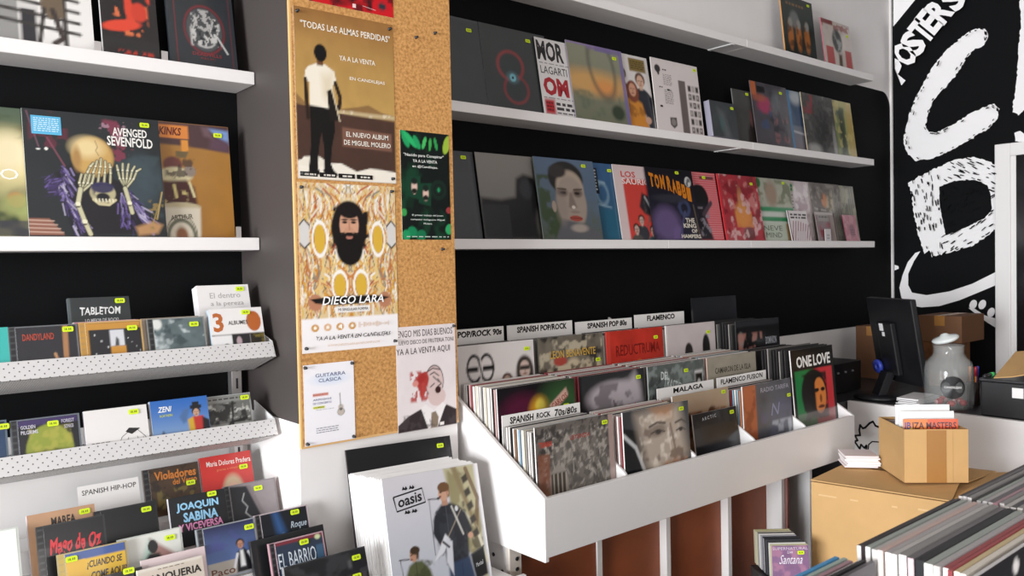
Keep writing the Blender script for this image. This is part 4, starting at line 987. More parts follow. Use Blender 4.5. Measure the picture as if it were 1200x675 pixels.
a.text('OM', .05, .50, .46, .74, 'a81e2a', .05); a.rect(.04, .79, .20, .98, 'b4232c'); a.fine(.06, .82, .18, .95, 3, '6a1018', 3, .5, 4); a.fine(.22, .81, 1.0, .93, 2, '3a3638', 4, .6, 9); a.fine(.22, .94, 1.0, .975, 1, '6a6668', 5, .5, 14)
a.fine(.03, .315, 1.0, .335, 1, '8a8688', 7, .5, 14); a.fine(.03, .762, 1.0, .782, 1, '8a8688', 8, .5, 14); a.rect(0, .985, 1, 1, '201c1e')
shelf_rec(ZA, 637.5, 131, a, 'white cover with large black MOR and red OM lettering on the middle ledge', GC, y=2.228, stk=(), spine='2a2a30')
a = A(64, '8c8468'); a.grad('8a8a74', '6a6c58'); a.ell(.4, .5, .7, .16, 'c89a5c', .9); a.ell(.6, .55, .2, .1, 'd88c4a', .9, a=.8); a.blot('5a6450', 6, 4, .55, .15, .7, (0, .6, 1, 1)); a.ring(.58, .28, .22, .40, .1, '4a4c44', .3, .8, -.15); a.rect(.35, 0, .8, .06, '7a6a8c', .8); a.ell(.78, .85, .12, .1, '2e3a2a', .5)
a.rect(0, 0, 1, .025, '8a74a8'); a.rect(.93, 0, 1, 1, '70609c', .75); a.rect(.5, 0, .95, .07, '6a5c94', .6)
shelf_rec(ZA, 675, 134, a, 'hazy olive and orange cover with a purple border on the middle ledge', GC, y=2.220, stk=((.84, .12),), spine='b0a4b8')
a = A(64, 'd6d0cc'); a.rect(.62, .04, .94, .22, '7a6428'); a.fine(.65, .07, .92, .19, 4, '4a3a14', 3, .5, 6)
a.bust(.44, .30, .10, '1c1c20', skin='c49a84', hair='1a1414'); a.bust(.80, .35, .10, '1c222c', skin='d0a890', hair='5a3a28'); a.poly([(.48, .62), (.62, .58), (.78, .66), (.86, .99), (.42, .99)], 'c8822c', 3); a.blot('8a5418', 9, 4, .55, .12, .7, (.45, .6, .85, 1)); a.head(.62, .48, .10, 'c89478', '7a3c24', long=.35); a.poly([(.78, .5), (1.0, .55), (.98, 1), (.86, 1), (.8, .7)], '20242e', 3); a.ell(.86, .88, .06, .05, 'c49a84', .3)
shelf_rec(ZA, 0, 147, a, 'white cover of three people, one in orange, on the middle ledge', GC, y=2.232, right=769.5, stk=((.40, .12),), spine='e0dcd8')
a = A(70, 'd8cecb'); a.ell(.12, .14, .06, .055, '2a2628', .15); a.poly([(.08, .14), (.16, .14), (.15, .22), (.12, .23)], '2a2628'); a.rect(.54, .25, .69, 1.0, '6a605c')
for r_ in range(6):
    for c_ in range(3):
        u, v = .74 + c_ * .085, .30 + r_ * .118
        a.rect(u, v, u + .065, v + .085, ('4a4644', '8a827e', 'a89f9b', '5a5452')[(r_ * 3 + c_ * 2) % 4]); a.rect(u + .015, v + .02, u + .045, v + .06, 'b8b0ac' if (r_ + c_) % 2 else '3a3634')
a.poly([(.28, .80), (.42, .79), (.42, .90), (.35, .95), (.28, .9)], '4a4644'); a.ell(.35, .86, .05, .05, '8a827e', .3)
a.fine(.22, .2, .4, .36, 8, '6a6260', 3, .35, 5); a.fine(.12, .38, .2, .40, 1, '2a2628', 4, .8, 2); a.fine(.22, .42, .4, .62, 9, '6a6260', 5, .35, 5); a.fine(.28, .4, .36, .425, 1, '2a2628', 6, .9, 2); a.fine(.1, .64, .16, .67, 1, '2a2628', 7, .9, 1); a.fine(.22, .13, .30, .15, 1, '2a2628', 8, .9, 2)
shelf_rec(ZA, 771, 149.5, a, 'pale tracklist cover with a grey bar and rows of small pictures on the middle ledge', GC, y=2.222, lean=.12, stk=((.93, .06),), spine='efe9e6')
a = Art(.195, .165, 40, '44484a'); a.tex(.2, 5, 3); a.poly([(.3, .2), (.5, .3), (.7, 1), (.5, 1)], '6a6e70', 8, .7); a.ell(.4, .6, .08, .2, '4a6a66', .8, a=.6)
shelf_rec(ZA, 833, 158, a, 'small grey boxed record standing alone on the middle ledge, right of the tracklist cover', GC, y=2.215, t=.03, stk=((.85, .14),), spine='a8a4b4', lean=.14)
a = Art(.30, .26, 44, '4c4c4a'); a.tex(.2, 6, 4); a.poly([(.3, .98), (.32, .75), (.4, .6), (.44, .3), (.5, .55), (.55, .75), (.7, .98)], '2c2624', 3); a.ell(.45, .5, .05, .15, '6a4a48', .6)
shelf_rec(ZA, 864.5, 162, a, 'grey cover with a small dark statue on the middle ledge', GC, y=2.244, stk=((.40, .06),), spine='8a8a88', lean=.13)
a = A(56, '4a464c'); a.tex(.25, 6, 3); a.rect(0, 0, .14, .22, 'b8643c'); a.rect(.16, .06, .38, .16, '181618'); a.ell(.35, .36, .22, .12, 'a83c60', .6, -.1, .9); a.ell(.2, .25, .2, .06, 'a85a44', .8, a=.8); a.blot('3a4a6a', 6, 5, .5, .15, .8, (.15, .42, .6, .75)); a.blot('8a5a5c', 7, 8, .52, .12, .7, (.5, .4, 1, 1)); a.blot('2a282c', 7, 4, .55, .12, .8, (.4, .1, .9, .9)); a.ell(.62, .3, .12, .2, '6a7074', .8, .4, .7)
shelf_rec(ZA, 888, 167, a, 'dark murky cover with a pink blur and orange corner on the middle ledge', GC, y=2.226, stk=((.82, .11),), spine='6a6064', lean=.14)
a = A(50, '3a5c80'); a.grad('54748c', '6a6068'); a.blot('1e3c60', 4, 4, .5, .2, .8, (0, .1, 1, .6)); a.ell(.25, .1, .2, .12, 'b8bcc0', .9, a=.8); a.line([(.1, .68), (.5, .72)], .03, 'c0c0c4', .8); a.rect(0, 0, .08, 1, '3c84b4', .9)
shelf_rec(ZA, 929.5, 173, a, 'blue cover mostly hidden behind the black and red one on the middle ledge', GC, y=2.247, stk=(), spine='3c84b4', lean=.13)
a = A(56, '3a3836'); a.tex(.25, 9, 4); a.blot('8a2430', 5, 3, .42, .12, .9, (.0, .0, .36, .36)); a.blot('6a6764', 10, 6, .55, .12, .7); a.ell(.5, .55, .28, .42, '252423', .4, .1, .8); a.blot('4a4846', 16, 8, .5, .1, .6); a.ell(.25, .95, .2, .1, 'a8a6a2', .8, a=.8); a.ell(.93, .8, .06, .3, 'a8a6a2', .7, a=.6)
shelf_rec(ZA, 946.5, 175.6, a, 'blackish cover with a red corner blotch on the middle ledge', GC, y=2.234, stk=(), spine='d0c0a0', lean=.13)
a = A(56, 'a09a5c'); a.tex(.2, 6, 4); a.rect(.0, .12, .72, 1, '6a7458'); a.poly([(.5, .15), (.7, .15), (.68, .9), (.5, 1)], '2a3424', 6, .8); a.poly([(.3, .3), (.5, .3), (.45, 1), (.3, 1)], '8a945c', 6, .8); a.rect(.80, 0, 1, 1, 'b49a58', .8); a.blot('c8b878', 8, 4, .6, .1, .6)
shelf_rec(ZA, 0, 185, a, 'yellow-green cover at the right end of the middle ledge', GC, y=2.243, right=1004.5, stk=(), spine='b0a060', lean=.13)

# -- top ledge of the right bay
GE = 'records on the topmost ledge'
a = Art(.30, .31, 50, '26302c'); a.tex(.25, 6, 3); a.ell(.38, .38, .14, .14, '6a6e6c', .5); [a.ell(.22 + .26 * k, .66, .09, .24, 'a8642c', .5) for k in range(3)]; [a.ell(.24 + .26 * k, .45, .06, .08, '8a8a84', .6) for k in range(3)]; a.rect(0, .93, 1, 1, '141614'); a.blot('1a1c1a', 9, 4, .55, .1, .7, (0, .45, 1, 1)); a.fine(.15, .1, .7, .16, 1, '7a5c3a', 4, .7, 6)
shelf_rec(ZE, 920, 60.5, a, 'dark cover with three orange figures on the topmost ledge', GE, y=2.235, stk=((.86, .07),), spine='c89058', lean=.10, t=.008)
a = Art(.30, .255, 50, 'c8bcb4'); a.tex(.12, 6, 4); a.rect(0, 0, .4, .1, '7c3a38'); a.blot('8a3a38', 8, 3, .5, .1, .7, (0, 0, 1, .2)); a.ell(.5, .42, .17, .25, '4a4a48', .25); a.blot('9a9c98', 9, 5, .52, .1, .7, (.35, .2, .68, .68)); a.rect(.08, .58, .34, .97, 'b03a3c', .9); a.rect(.74, .58, .96, .97, 'b03a3c', .9); a.poly([(.5, .7), (.62, .7), (.6, 1), (.48, 1)], '5a4438', 3); a.rect(0, .96, 1, 1, '3a2a28')
shelf_rec(ZE, 967.5, 71.5, a, 'white and red cover with a grey head at the right of the topmost ledge', GE, y=2.230, stk=((.88, .25),), spine='b86a78', lean=.12, t=.006)

# -- lowest ledge of the right bay
GD = 'records on the lowest ledge of the right bay'
a = A(30, '48494c'); a.tex(.12, 3, 4); a.rect(.93, .05, 1, 1, '55565a', .5)
shelf_rec(ZB, 0, 278, a, 'plain mid grey cover beside the cork board on the lowest ledge', GD, y=2.252, right=at_px(1.438 + LPW, 2.252), stk=((.86, .07),), spine='3a3b3d')
a = A(56, '56544f'); a.grad('66645f', '4c4b49'); a.grad('8a8680', '6c6a66'); a.poly([(0, .52), (.3, .54), (.52, .5), (.56, .28), (.68, .22), (.84, .25), (.92, .45), (1.0, .55), (1, 1), (0, 1)], '232324', 3); a.ell(.70, .40, .10, .12, '35363a', .4); a.ell(.86, .82, .07, .18, '55534f', .6); a.rect(0, .6, .4, 1, '38393b', .6)
shelf_rec(ZB, 568.5, 278, a, 'grey cover with a dark hooded silhouette on the lowest ledge', GD, y=2.238, stk=(), spine='2a2a2a')
a = A(96, '4c5a4e'); a.grad('5a6c84', '545a50'); a.blot('3c4a30', 6, 5, .48, .12, .9, (0, .2, .5, 1)); a.blot('5a5a3c', 8, 6, .52, .12, .8, (.7, .5, 1, 1)); a.ell(.88, .35, .2, .4, '58687c', .8, a=.7)
a.ell(.49, .24, .29, .21, '262422', .12); a.ell(.54, .36, .23, .22, 'a89888', .2); a.ell(.36, .16, .14, .08, '34302e', .4); a.ell(.54, .55, .25, .33, '9a8c80', .15); a.poly([(.35, .75), (.7, .8), (.95, .9), (1, 1), (.2, 1)], '5c5c60', 4); a.ell(.24, .60, .035, .07, 'a08e80', .2)
a.ell(.40, .42, .09, .055, '6a5c54', .6); a.ell(.66, .42, .08, .055, '6a5c54', .6); a.ell(.41, .425, .05, .018, '2c2624', .4); a.ell(.65, .425, .045, .018, '2c2624', .4); a.line([(.33, .375), (.47, .38)], .016, '4a3c36'); a.line([(.6, .38), (.74, .37)], .016, '4a3c36')
a.poly([(.52, .42), (.56, .42), (.62, .60), (.52, .62), (.48, .6)], '7c6e66', 3); a.ell(.56, .60, .03, .02, 'd0c4ba', .5); a.ell(.58, .74, .11, .035, '9c4a42', .2, .03); a.line([(.48, .735), (.68, .738)], .008, '5a2420'); a.ell(.58, .66, .08, .02, '7c6c64', .6, a=.6); a.ell(.36, .62, .1, .2, '8c8078', .6, a=.5); a.ell(.62, .86, .14, .05, 'b4a69a', .6, a=.7)
r = shelf_rec(ZB, 637, 279, a, 'large close-up face with red lips on the lowest ledge', GD, y=2.216, lean=.17, stk=((.82, .07),), spine='8a948a')
a = A(56, '34607c'); a.tex(.2, 5, 4); a.grad('3a5c84', '31566a'); a.blot('24446c', 5, 3, .5, .15, .9, (.5, 0, 1, .4)); a.ring(.72, .4, .1, .14, .2, '7c98a8', .3, .7); a.line([(.55, .23), (.78, .26)], .025, '8aa4b4'); a.line([(.62, .54), (.85, .58)], .02, '8aa4b4'); a.poly([(.62, .6), (.95, .6), (.98, 1), (.7, 1)], '2c6078', 5, .8)
r = shelf_rec(ZB, 0, 279, a, 'blue cover half hidden behind the red lipped face on the lowest ledge', GD, y=2.236, lean=.17, right=731, stk=((.90, .09),), spine='2a4a60')
h = Art(.044, .105, 20, '151619'); h.fine(.12, .04, .85, .9, 7, 'a8acb0', 4, .55, 3)
o = link(bpy.data.objects.new('hype_sticker', h.mesh('hype_sticker', .0003, '151619', None, '151619')), r); o.location = (.165, -.0028, .188); o['label'] = 'tall black printed sticker'
a = A(56, 'd4c0be'); a.rect(.16, .18, .95, 1, 'c8443c'); a.text('LOS', .14, .08, .42, .16, 'c8403c', .02); a.text('SAURIOS', .14, .175, .78, .255, 'ecd8d4', .02)
a.poly([(.42, .55), (.5, .36), (.62, .4), (.72, .6), (.6, .68), (.5, .64)], '2a2a2e', 2); a.line([(.55, .42), (.66, .58)], .03, 'a8a8a8')
for u, v in ((.78, .62), (.42, .74), (.62, .88), (.9, .86), (.3, .86), (.9, .3)): a.bust(u, v, .065, ('2c4a50', '4a4040', '9a3030', '55504c', '3a3a40', '6a5a58')[int(u * 10) % 6], skin='c4a498', hair='1c1818')
a.blot('6a5a58', 10, 4, .55, .1, .7, (.5, .3, 1, 1))
shelf_rec(ZB, 729.5, 280, a, 'white and red cover with a cluster of band faces on the lowest ledge', GD, y=2.228, stk=(), spine='e4dedc')
a = A(80, '1c1a22'); a.tex(.2, 6, 3); a.grad('17151a', '2a2838'); a.blot('6a5484', 4, 6, .46, .15, .95, (.0, .5, .62, 1)); a.ell(.3, .78, .28, .24, '6c5a84', .6, a=.8); a.ring(.72, .55, .1, .10, .3, '3c4464', .3); a.line([(.72, .6), (.55, .95)], .04, '4a4a68'); a.ell(.5, .42, .4, .06, '34343e', .6, a=.8); a.ell(.88, .17, .07, .075, 'c8c8c4', .1); a.blot('3a3a40', 20, 4, .55, .05, .8, (.82, .1, .95, .25)); a.line([(.93, .5), (.98, .98)], .02, '6a5c48')
for k, (u, v) in enumerate(((.06, .08), (.17, .09), (.28, .10), (.42, .12), (.52, .14), (.62, .17), (.72, .21), (.82, .25))): a.text('TOMREBEL'[k] if k < 3 else 'RABBIT'[min(5, k - 3)], u, v, u + .09, v + .20, 'd07c20', .05, 0, 0, .12)
a.text('THE', .70, .69, .90, .755, 'dcd4c4', .03); a.text('KING', .64, .765, .92, .83, 'dcd4c4', .03); a.text('OF', .80, .845, .93, .90, 'dcd4c4', .03); a.text('HAMPERS', .56, .92, .99, .975, 'dcd4c4', .03)
shelf_rec(ZB, 767.5, 281, a, 'black and purple cover with orange gothic lettering on the lowest ledge', GD, y=2.216, stk=((.66, .05),), spine='2a2830')
a = A(60, 'c8404c'); [a.rect(0, .01 + k * .034, 1, .023 + k * .034, 'd89c9c') for k in range(29)]
a.ell(.56, .38, .2, .2, '1c1a1c', .1); a.poly([(.40, .45), (.72, .5), (.64, .65), (.75, 1.0), (.45, 1.0)], '26242a', 3); a.blot('8a848c', 14, 4, .55, .06, .9, (.4, .5, .74, 1)); a.line([(.60, .62), (.80, .45)], .07, '4a3c44'); a.rect(.62, .055, .95, .1, '1c1a1c', .8)
shelf_rec(ZB, 0, 282, a, 'pink and red striped cover with a black silhouette on the lowest ledge', GD, y=2.232, right=849, stk=((.72, .075),), spine='a83a44')
a = A(64, 'a8343c'); a.tex(.25, 6, 3); a.blot('c8807c', 7, 5, .5, .12, .8, (.05, .05, .95, .6)); a.blot('7c1c26', 9, 8, .53, .1, .8); a.ell(.5, .45, .07, .25, 'c89060', .7, a=.7); a.ell(.5, .60, .18, .18, 'd08c4c', .5); a.rect(.32, .55, .74, .80, 'd88a44', .75); a.ell(.6, .9, .14, .1, '6a3034', .5); a.blot('d8b4b0', 9, 11, .62, .08, .7); a.rect(0, 0, .04, 1, 'c8323c')
shelf_rec(ZB, 851.5, 281.5, a, 'red and orange shrink wrapped cover on the lowest ledge', GD, y=2.220, stk=((.84, .12),), spine='c02c34')
a = A(56, 'a8a898'); a.tex(.2, 7, 3); a.blot('6a7054', 6, 4, .5, .12, .8, (0, 0, 1, .42)); a.ell(.42, .25, .16, .2, '9c8674', .6); a.ell(.08, .08, .08, .08, '2c6a34', .5); a.rect(0, .46, 1, .74, 'c0c4ba'); a.rect(0, .46, 1, .535, '2e8454'); a.rect(0, .62, 1, .69, '2e8454'); a.rect(0, .72, .72, 1, 'b8c0b0'); a.text('NEVE', .08, .76, .6, .84, '5a6458', 0); a.text('MIND', .12, .87, .56, .95, '5a6458', 0); a.rect(.72, .72, 1, 1, 'b08448', .8); a.poly([(.85, .75), (1, .75), (1, 1), (.82, 1)], '2a2418', 4)
shelf_rec(ZB, 893.5, 282, a, 'pale cover with two green bands on the lowest ledge', GD, y=2.234, stk=((.80, .06),), spine='90988c', lean=.15)
a = A(60, 'ccbec0'); a.tex(.1, 7, 3); a.rect(0, .04, .42, .18, '98a878', .9); a.fine(.02, .05, .4, .17, 2, '2e7a5a', 3, .7, 5); a.fine(.02, .22, .38, .48, 5, '55605a', 4, .35, 5); a.blot('a89098', 7, 6, .55, .12, .8, (.4, 0, 1, 1)); a.blot('e4dcdc', 9, 8, .58, .1, .8, (.4, 0, 1, 1))
shelf_rec(ZB, 921, 283, a, 'whitish pink cover with small green lettering on the lowest ledge', GD, y=2.247, stk=(), spine='b8b0b0', lean=.14)
a = A(60, '6e6662'); a.tex(.25, 7, 5); a.blot('9a9288', 6, 4, .5, .12, .8, (0, 0, 1, .5)); a.ell(.45, .3, .10, .12, 'b87c54', .5); a.ell(.62, .35, .10, .2, 'c8b890', .8, .4, .6); a.line([(.1, .44), (.7, .50)], .02, 'b0aaa6'); a.rect(.72, .1, .74, 1, 'a8a49e'); a.rect(.74, .1, .98, 1, '6a665c', .6); a.blot('4a4440', 8, 9, .55, .1, .7); [a.line([(.78 + .06 * k, .2), (.80 + .06 * k, .9)], .012, 'b0ac9c', .7) for k in range(3)]
shelf_rec(ZB, 956, 284, a, 'grey brown shrink wrapped cover behind the dull red sleeve on the lowest ledge', GD, y=2.240, stk=(), spine='8a827c', lean=.14)
b = A(50, '77756a'); b.tex(.25, 6, 8); b.blot('a8a690', 7, 4, .55, .12, .8); [b.line([(.74 + .07 * k, .05), (.76 + .07 * k, .95)], .016, 'b4b0a0', .8) for k in range(4)]
shelf_rec(ZB, 0, 284.5, b, 'greenish grey streaked cover at the right end of the lowest ledge', GD, y=2.254, right=1008, stk=(), spine='8a8a7c', lean=.14)
a = Art(.18, .155, 50, 'd8ced0'); [a.line([(.05 + .12 * k, .98), (.25 + .12 * k, .3 + .03 * k)], .035, '8a3a4c') for k in range(8)]; a.rect(.0, 0, 1, .34, 'd8d0d0'); a.fine(.12, .08, .95, .28, 2, '3a3234', 3, .6, 5); a.rect(.3, .68, .78, .98, 'd0c4c6', .9); a.line([(.03, 0), (.03, 1)], .04, '3a3032')
shelf_rec(ZB, 928.5, 284, a, 'small white sleeve with dark red stripes leaning at the front of the lowest ledge', GD, y=2.206, stk=(), spine='d8d0d0', lean=.2)
a = Art(.18, .155, 44, '7a6468'); a.tex(.2, 6, 3); a.rect(0, 0, 1, .1, 'b0a8a4'); a.rect(.12, .1, .72, .32, '8a8480'); a.fine(.18, .14, .68, .2, 1, '3a3634', 3, .7, 4); a.blot('8a3c44', 6, 4, .5, .12, .8, (.1, .35, .9, 1)); a.rect(.8, .1, 1, 1, '8a7c70', .8)
shelf_rec(ZB, 960, 284.5, a, 'small dull red and grey sleeve at the front of the lowest ledge', GD, y=2.212, stk=(), spine='8a7c7a', lean=.17)
a = Art(.058, .062, 20, 'c8c2c2'); a.fine(.3, .4, .7, .9, 2, '8a8688', 3, .6, 2)
q = at(968, 284, Y=2.2); cover('small_card', 'tiny white card at the foot of the dull red sleeve on the lowest ledge', 'card', GD, (q.x, 2.2035, ZB), a, .003, .05, 0, 0, ())
a = Art(.14, .145, 44, 'b8808c'); a.tex(.12, 6, 3); a.blot('c89aa0', 7, 4, .5, .12, .8); a.ell(.55, .6, .2, .25, '9a7680', .5); a.fine(.4, .55, .75, .8, 3, '7c6068', 3, .4, 3)
shelf_rec(ZB, 992.5, 285, a, 'small pink sleeve at the very right end of the lowest ledge', GD, y=2.206, stk=(), spine='8a4050', lean=.2)
# ================================================================== CDs on the perforated trays
def cd_at(px, py, y, lean, h):
    """bottom-left corner of a case whose top-left corner shows at (px, py) on plane y"""
    p = at(px, py, Y=y)
    return (p.x, y - h * math.sin(lean), p.z - h * math.cos(lean) + .0045)
def digi(label, group, pos, art, lean=.3, stk=((.82, .10),), t=.009, spine='e6e2de', name='compact_disc_sleeve', cat='compact disc', **kw):
    return cover(name, label, cat, group, pos, art, t, lean, 0, 0, stk, spine, spine, 'a8a4a0', part='card_case', **kw)
def B(n=40, bg='202020'): return Art(BW, BH, n, bg)
G1, G2 = 'CDs on the upper perforated tray', 'CDs on the lower perforated tray'
a = B(48, '26262c'); a.tex(.2, 6, 3); a.line([(.82, 0), (.80, .7), (.70, .98)], .09, 'a87850'); a.line([(.62, .55), (.70, .85), (.78, .95)], .05, 'b88a60'); a.line([(.98, .72), (.85, .92)], .04, 'a87850'); a.text('DANDYLAND', .10, .13, .62, .26, 'b8442c', .01); a.text('LIVE AT THE BAR', .10, .66, .60, .73, '9a3a2c', .0)
LZ = .26
def tcd(f, px, py, label, group, art, y=2.148, stk=((.85, .1),), h=.125, **kw):
    return f(label, group, cd_at(px, py, y, LZ, h), art, LZ, stk=stk, **kw)
tcd(jewel, 8.5, 387.5, 'dark CD with red lettering and a brown hand on the upper perforated tray', G1, a, edge='6a6c70')
a = Art(.142, .125, 20, '38b0a8')
tcd(digi, -81, 392, 'turquoise CD at the left picture edge of the upper perforated tray', G1, a, stk=(), spine='38b0a8')
a = Art(.142, .208, 64, '2c3233'); a.tex(.15, 4, 3); a.rect(0, 0, .04, 1, '5c6466'); a.text('TABLETOM', .17, .12, .83, .216, 'e6e6e4', .02, .1, 0, .1); a.text('LO MEJOR DE ROCKI', .25, .264, .79, .318, 'd0d0d0', .015)
q = at(78, 354, Y=2.245)
digi('slate grey CD with white lettering standing behind on the upper perforated tray', G1, (q.x, 2.190, q.z - .195), a, .26, stk=((.84, .055),), spine='6a7274', t=.012)
a = B(48, '222226'); a.rect(0, 0, 1, .14, 'c08a3a'); a.rect(0, 0, .04, 1, 'c08a3a'); a.rect(.42, .16, .68, .50, 'd0d0d4'); a.poly([(.5, .5), (.53, .3), (.58, .36), (.58, .5)], '4a4a4c'); a.rect(.42, .5, .70, .98, 'c48a34'); a.ell(.56, .82, .08, .14, '241c16', .1); [a.ell(.15 + .11 * (k % 3) + .5 * (k > 3), .25 + .13 * k, .012, .015, 'e8e8e8', .5) for k in range(6)]; [a.ell(.75 + .07 * (k % 4), .35 + .09 * k, .008, .01, 'd8d8d8', .5) for k in range(6)]
tcd(jewel, 91, 382, 'black and ochre square pattern CD on the upper perforated tray', G1, a, edge='c8a468', tray='b98a40', stk=((.83, .16),))
for k, (dx, c) in enumerate(((.0, 'c87890'), (.0, 'd8d0c8'))):
    o = link(bpy.data.objects.new('compact_disc_sleeve', card_mesh(.142, .124, .009, c, c, c))); q = cd_at(91, 382, 2.148, LZ, .125); o.location = (q[0] - .004 - .003 * k, q[1] + .0115 + .0105 * k, q[2] + .003); o.rotation_euler = (-LZ, 0, 0)
    tag(o, ('pink' if k == 0 else 'pale') + ' edged CD filed behind the black and ochre CD', 'compact disc', G1)
a = B(44, '5c6a6c'); a.tex(.3, 5, 4); a.blot('c0c8c8', 5, 3, .55, .12, .9); a.blot('38464a', 4, 8, .5, .15, .9); a.ell(.06, .1, .1, .12, 'd8d8d4', .5); a.fine(.5, .72, .8, .8, 1, '6aa0d0', 4, .7, 4)
tcd(jewel, 171, 377.5, 'cloudy grey CD on the upper perforated tray', G1, a, edge='8a8c88', stk=((.80, .16),))
o = link(bpy.data.objects.new('compact_disc_sleeve', card_mesh(.142, .124, .010, 'c8b090', 'c8b090', 'a09080'))); q = cd_at(166, 377.5, 2.148, LZ, .125); o.location = (q[0], q[1] + .013, q[2] + .003); o.rotation_euler = (-LZ, 0, 0); tag(o, 'tan edged CD filed behind the cloudy grey CD', 'compact disc', G1)
a = Art(.142, .215, 60, 'e8e4e2'); a.text('El dentro', .23, .10, .82, .17, 'a8a4a2', .0); a.text('a la pereza', .23, .21, .87, .285, 'a09c9a', .0)
q = at(227, 339, Y=2.235)
digi('thick white book with pale grey lettering standing tallest on the upper perforated tray', G1, (q.x, 2.178, q.z - .2085), a, .26, stk=((.82, .06),), t=.038, spine='f0ecec', name='white_book', cat='book')
a = Art(.142, .125, 60, 'e8e4e2'); a.text('3', .05, .09, .24, .50, 'b8642c', .03); a.text('ALBUMES', .33, .27, .70, .36, '3a3634', .01); a.ell(.82, .30, .14, .22, 'b4602c', .06); a.rect(0, .56, 1, .58, '2a2624'); a.rect(.06, .58, .37, 1, 'e4e2e2'); a.ell(.26, .9, .08, .14, '3a3a3c', .3); a.rect(.37, .56, .72, 1, '1e1e20'); a.ell(.5, .72, .05, .1, 'b09aa0', .4); a.rect(.72, .56, 1, 1, '242018'); a.blot('7a6a2c', 7, 3, .52, .1, .8, (.72, .56, 1, .95))
tcd(digi, 243, 367, 'white CD box with a brown 3 and a brown disc on the upper perforated tray', G1, a, y=2.15, stk=((.68, .10),), t=.02, spine='c0ccd4')
# lower tray
a = B(44, '14141a'); a.tex(.2, 5, 3); a.rect(0, 0, 1, .12, '3a2c5c'); a.ell(.5, .62, .40, .50, '8a9434', .08); a.blot('b0a848', 7, 3, .5, .2, .6, (.15, .15, .9, .8)); a.rect(0, .75, 1, 1, '5c2420', .85); a.poly([(.28, 1), (.33, .72), (.42, .62), (.44, 1)], '1e1210', 4); a.poly([(.56, 1), (.58, .62), (.68, .66), (.76, .8), (.78, 1)], '1e1210', 4); a.text('GOLDEN', .04, .10, .28, .17, 'd8d4e0', .01); a.text('PILGRIMS', .04, .20, .32, .27, 'd8d4e0', .01); a.text('FOREST', .72, .06, .94, .13, 'c8c4d0', .01); a.text('SONGS', .76, .17, .92, .24, 'c8c4d0', .01)
tcd(jewel, 11, 497, 'CD with a mossy green dome under a purple sky on the lower perforated tray', G2, a, y=2.146, edge='6a727a', stk=((.60, .14),))
a = B(30, '1f3a5c'); a.tex(.3, 5, 3); a.rect(0, 0, 1, .15, '16202e')
tcd(jewel, -83, 506, 'dark blue CD cut off by the left picture edge on the lower perforated tray', G2, a, y=2.146, edge='5a6a78', stk=((.95, .12),))
a = Art(.142, .125, 60, 'e4e0dd'); a.stroke([(.50, .98), (.52, .82), (.50, .72), (.56, .58), (.66, .50), (.80, .46), (.93, .62), (.97, .74), (.98, .85)], .0012, '2a2828'); a.shape([(.62, .49), (.68, .42), (.86, .45), (.72, .55)], '1c1a1a')
for pts in ([(.55, .70), (.60, .86), (.66, .72), (.70, .88), (.76, .70), (.80, .9)], [(.80, .60), (.84, .78), (.90, .62), (.94, .88)], [(.52, .8), (.56, .92), (.62, .95)], [(.66, .6), (.62, .74)]): a.stroke(pts, .0010, '3a3838')
a.fine(.08, .62, .36, .68, 1, '8a8684', 3, .35, 5)
tcd(digi, 97, 486, 'white CD with a black line drawing on the lower perforated tray', G2, a, y=2.146, stk=((.78, .12),), t=.014, spine='efe8ee')
a = Art(.142, .125, 60, '3c74b8'); a.grad('2c66b4', '9ab4c8', p=1.6); a.rect(0, .72, 1, 1, 'b88468'); a.blot('9a6450', 6, 3, .5, .1, .8, (0, .74, 1, 1)); a.poly([(.48, .38), (.56, .24), (.66, .22), (.60, .48), (.54, .52)], '4a6a98', 3); a.rect(.70, .40, .90, .85, 'b8322c'); a.poly([(.62, .45), (.72, .40), (.74, .92), (.64, .92)], 'c8a030', 2); a.poly([(.88, .42), (1.0, .50), (1.0, .95), (.86, .95)], '1c1a1e', 2); a.rect(.66, .8, .9, 1, '20202a'); a.head(.78, .32, .09, 'c49a80', '1a1616'); a.rect(.68, .17, .88, .24, '16161a'); a.rect(.72, .10, .84, .2, '16161a'); a.poly([(.14, .72), (.18, .62), (.26, .8), (.3, .95), (.16, 1)], '16161a', 3)
a.text('ZENI', .12, .13, .34, .24, 'f0f0ee', .02, .2); a.text('NORTHERN', .14, .29, .36, .34, 'c8d050', .01, .2)
tcd(digi, 174, 473.5, 'blue sky CD with a man in hat and red coat, lower perforated tray', G2, a, y=2.150, stk=(), t=.016, spine='e8e8f0', h=.128)
a = B(44, '6a6a66'); a.tex(.2, 6, 3); a.rect(0, 0, 1, .14, '8a8a86'); a.blot('d0d0c8', 9, 3, .55, .08, .8, (0, .15, 1, .55)); a.blot('262624', 8, 7, .5, .07, .95, (0, .15, 1, 1)); a.rect(0, .62, 1, .68, 'b8b8b0', .7); a.line([(.3, .9), (.55, .6), (.9, .55)], .05, '1c1c1a'); a.line([(.62, .15), (.55, .95)], .05, '1c1c1a'); a.fine(.1, .03, .8, .1, 1, '4a4a48', 3, .5, 8)
q = cd_at(232, 470.5, 2.150, LZ, .125); jewel('black and white photo CD at the right end of the lower perforated tray', G2, (min(q[0], .752), q[1] + .012, q[2]), a, LZ, edge='9a9e9c', stk=((.88, .1),))

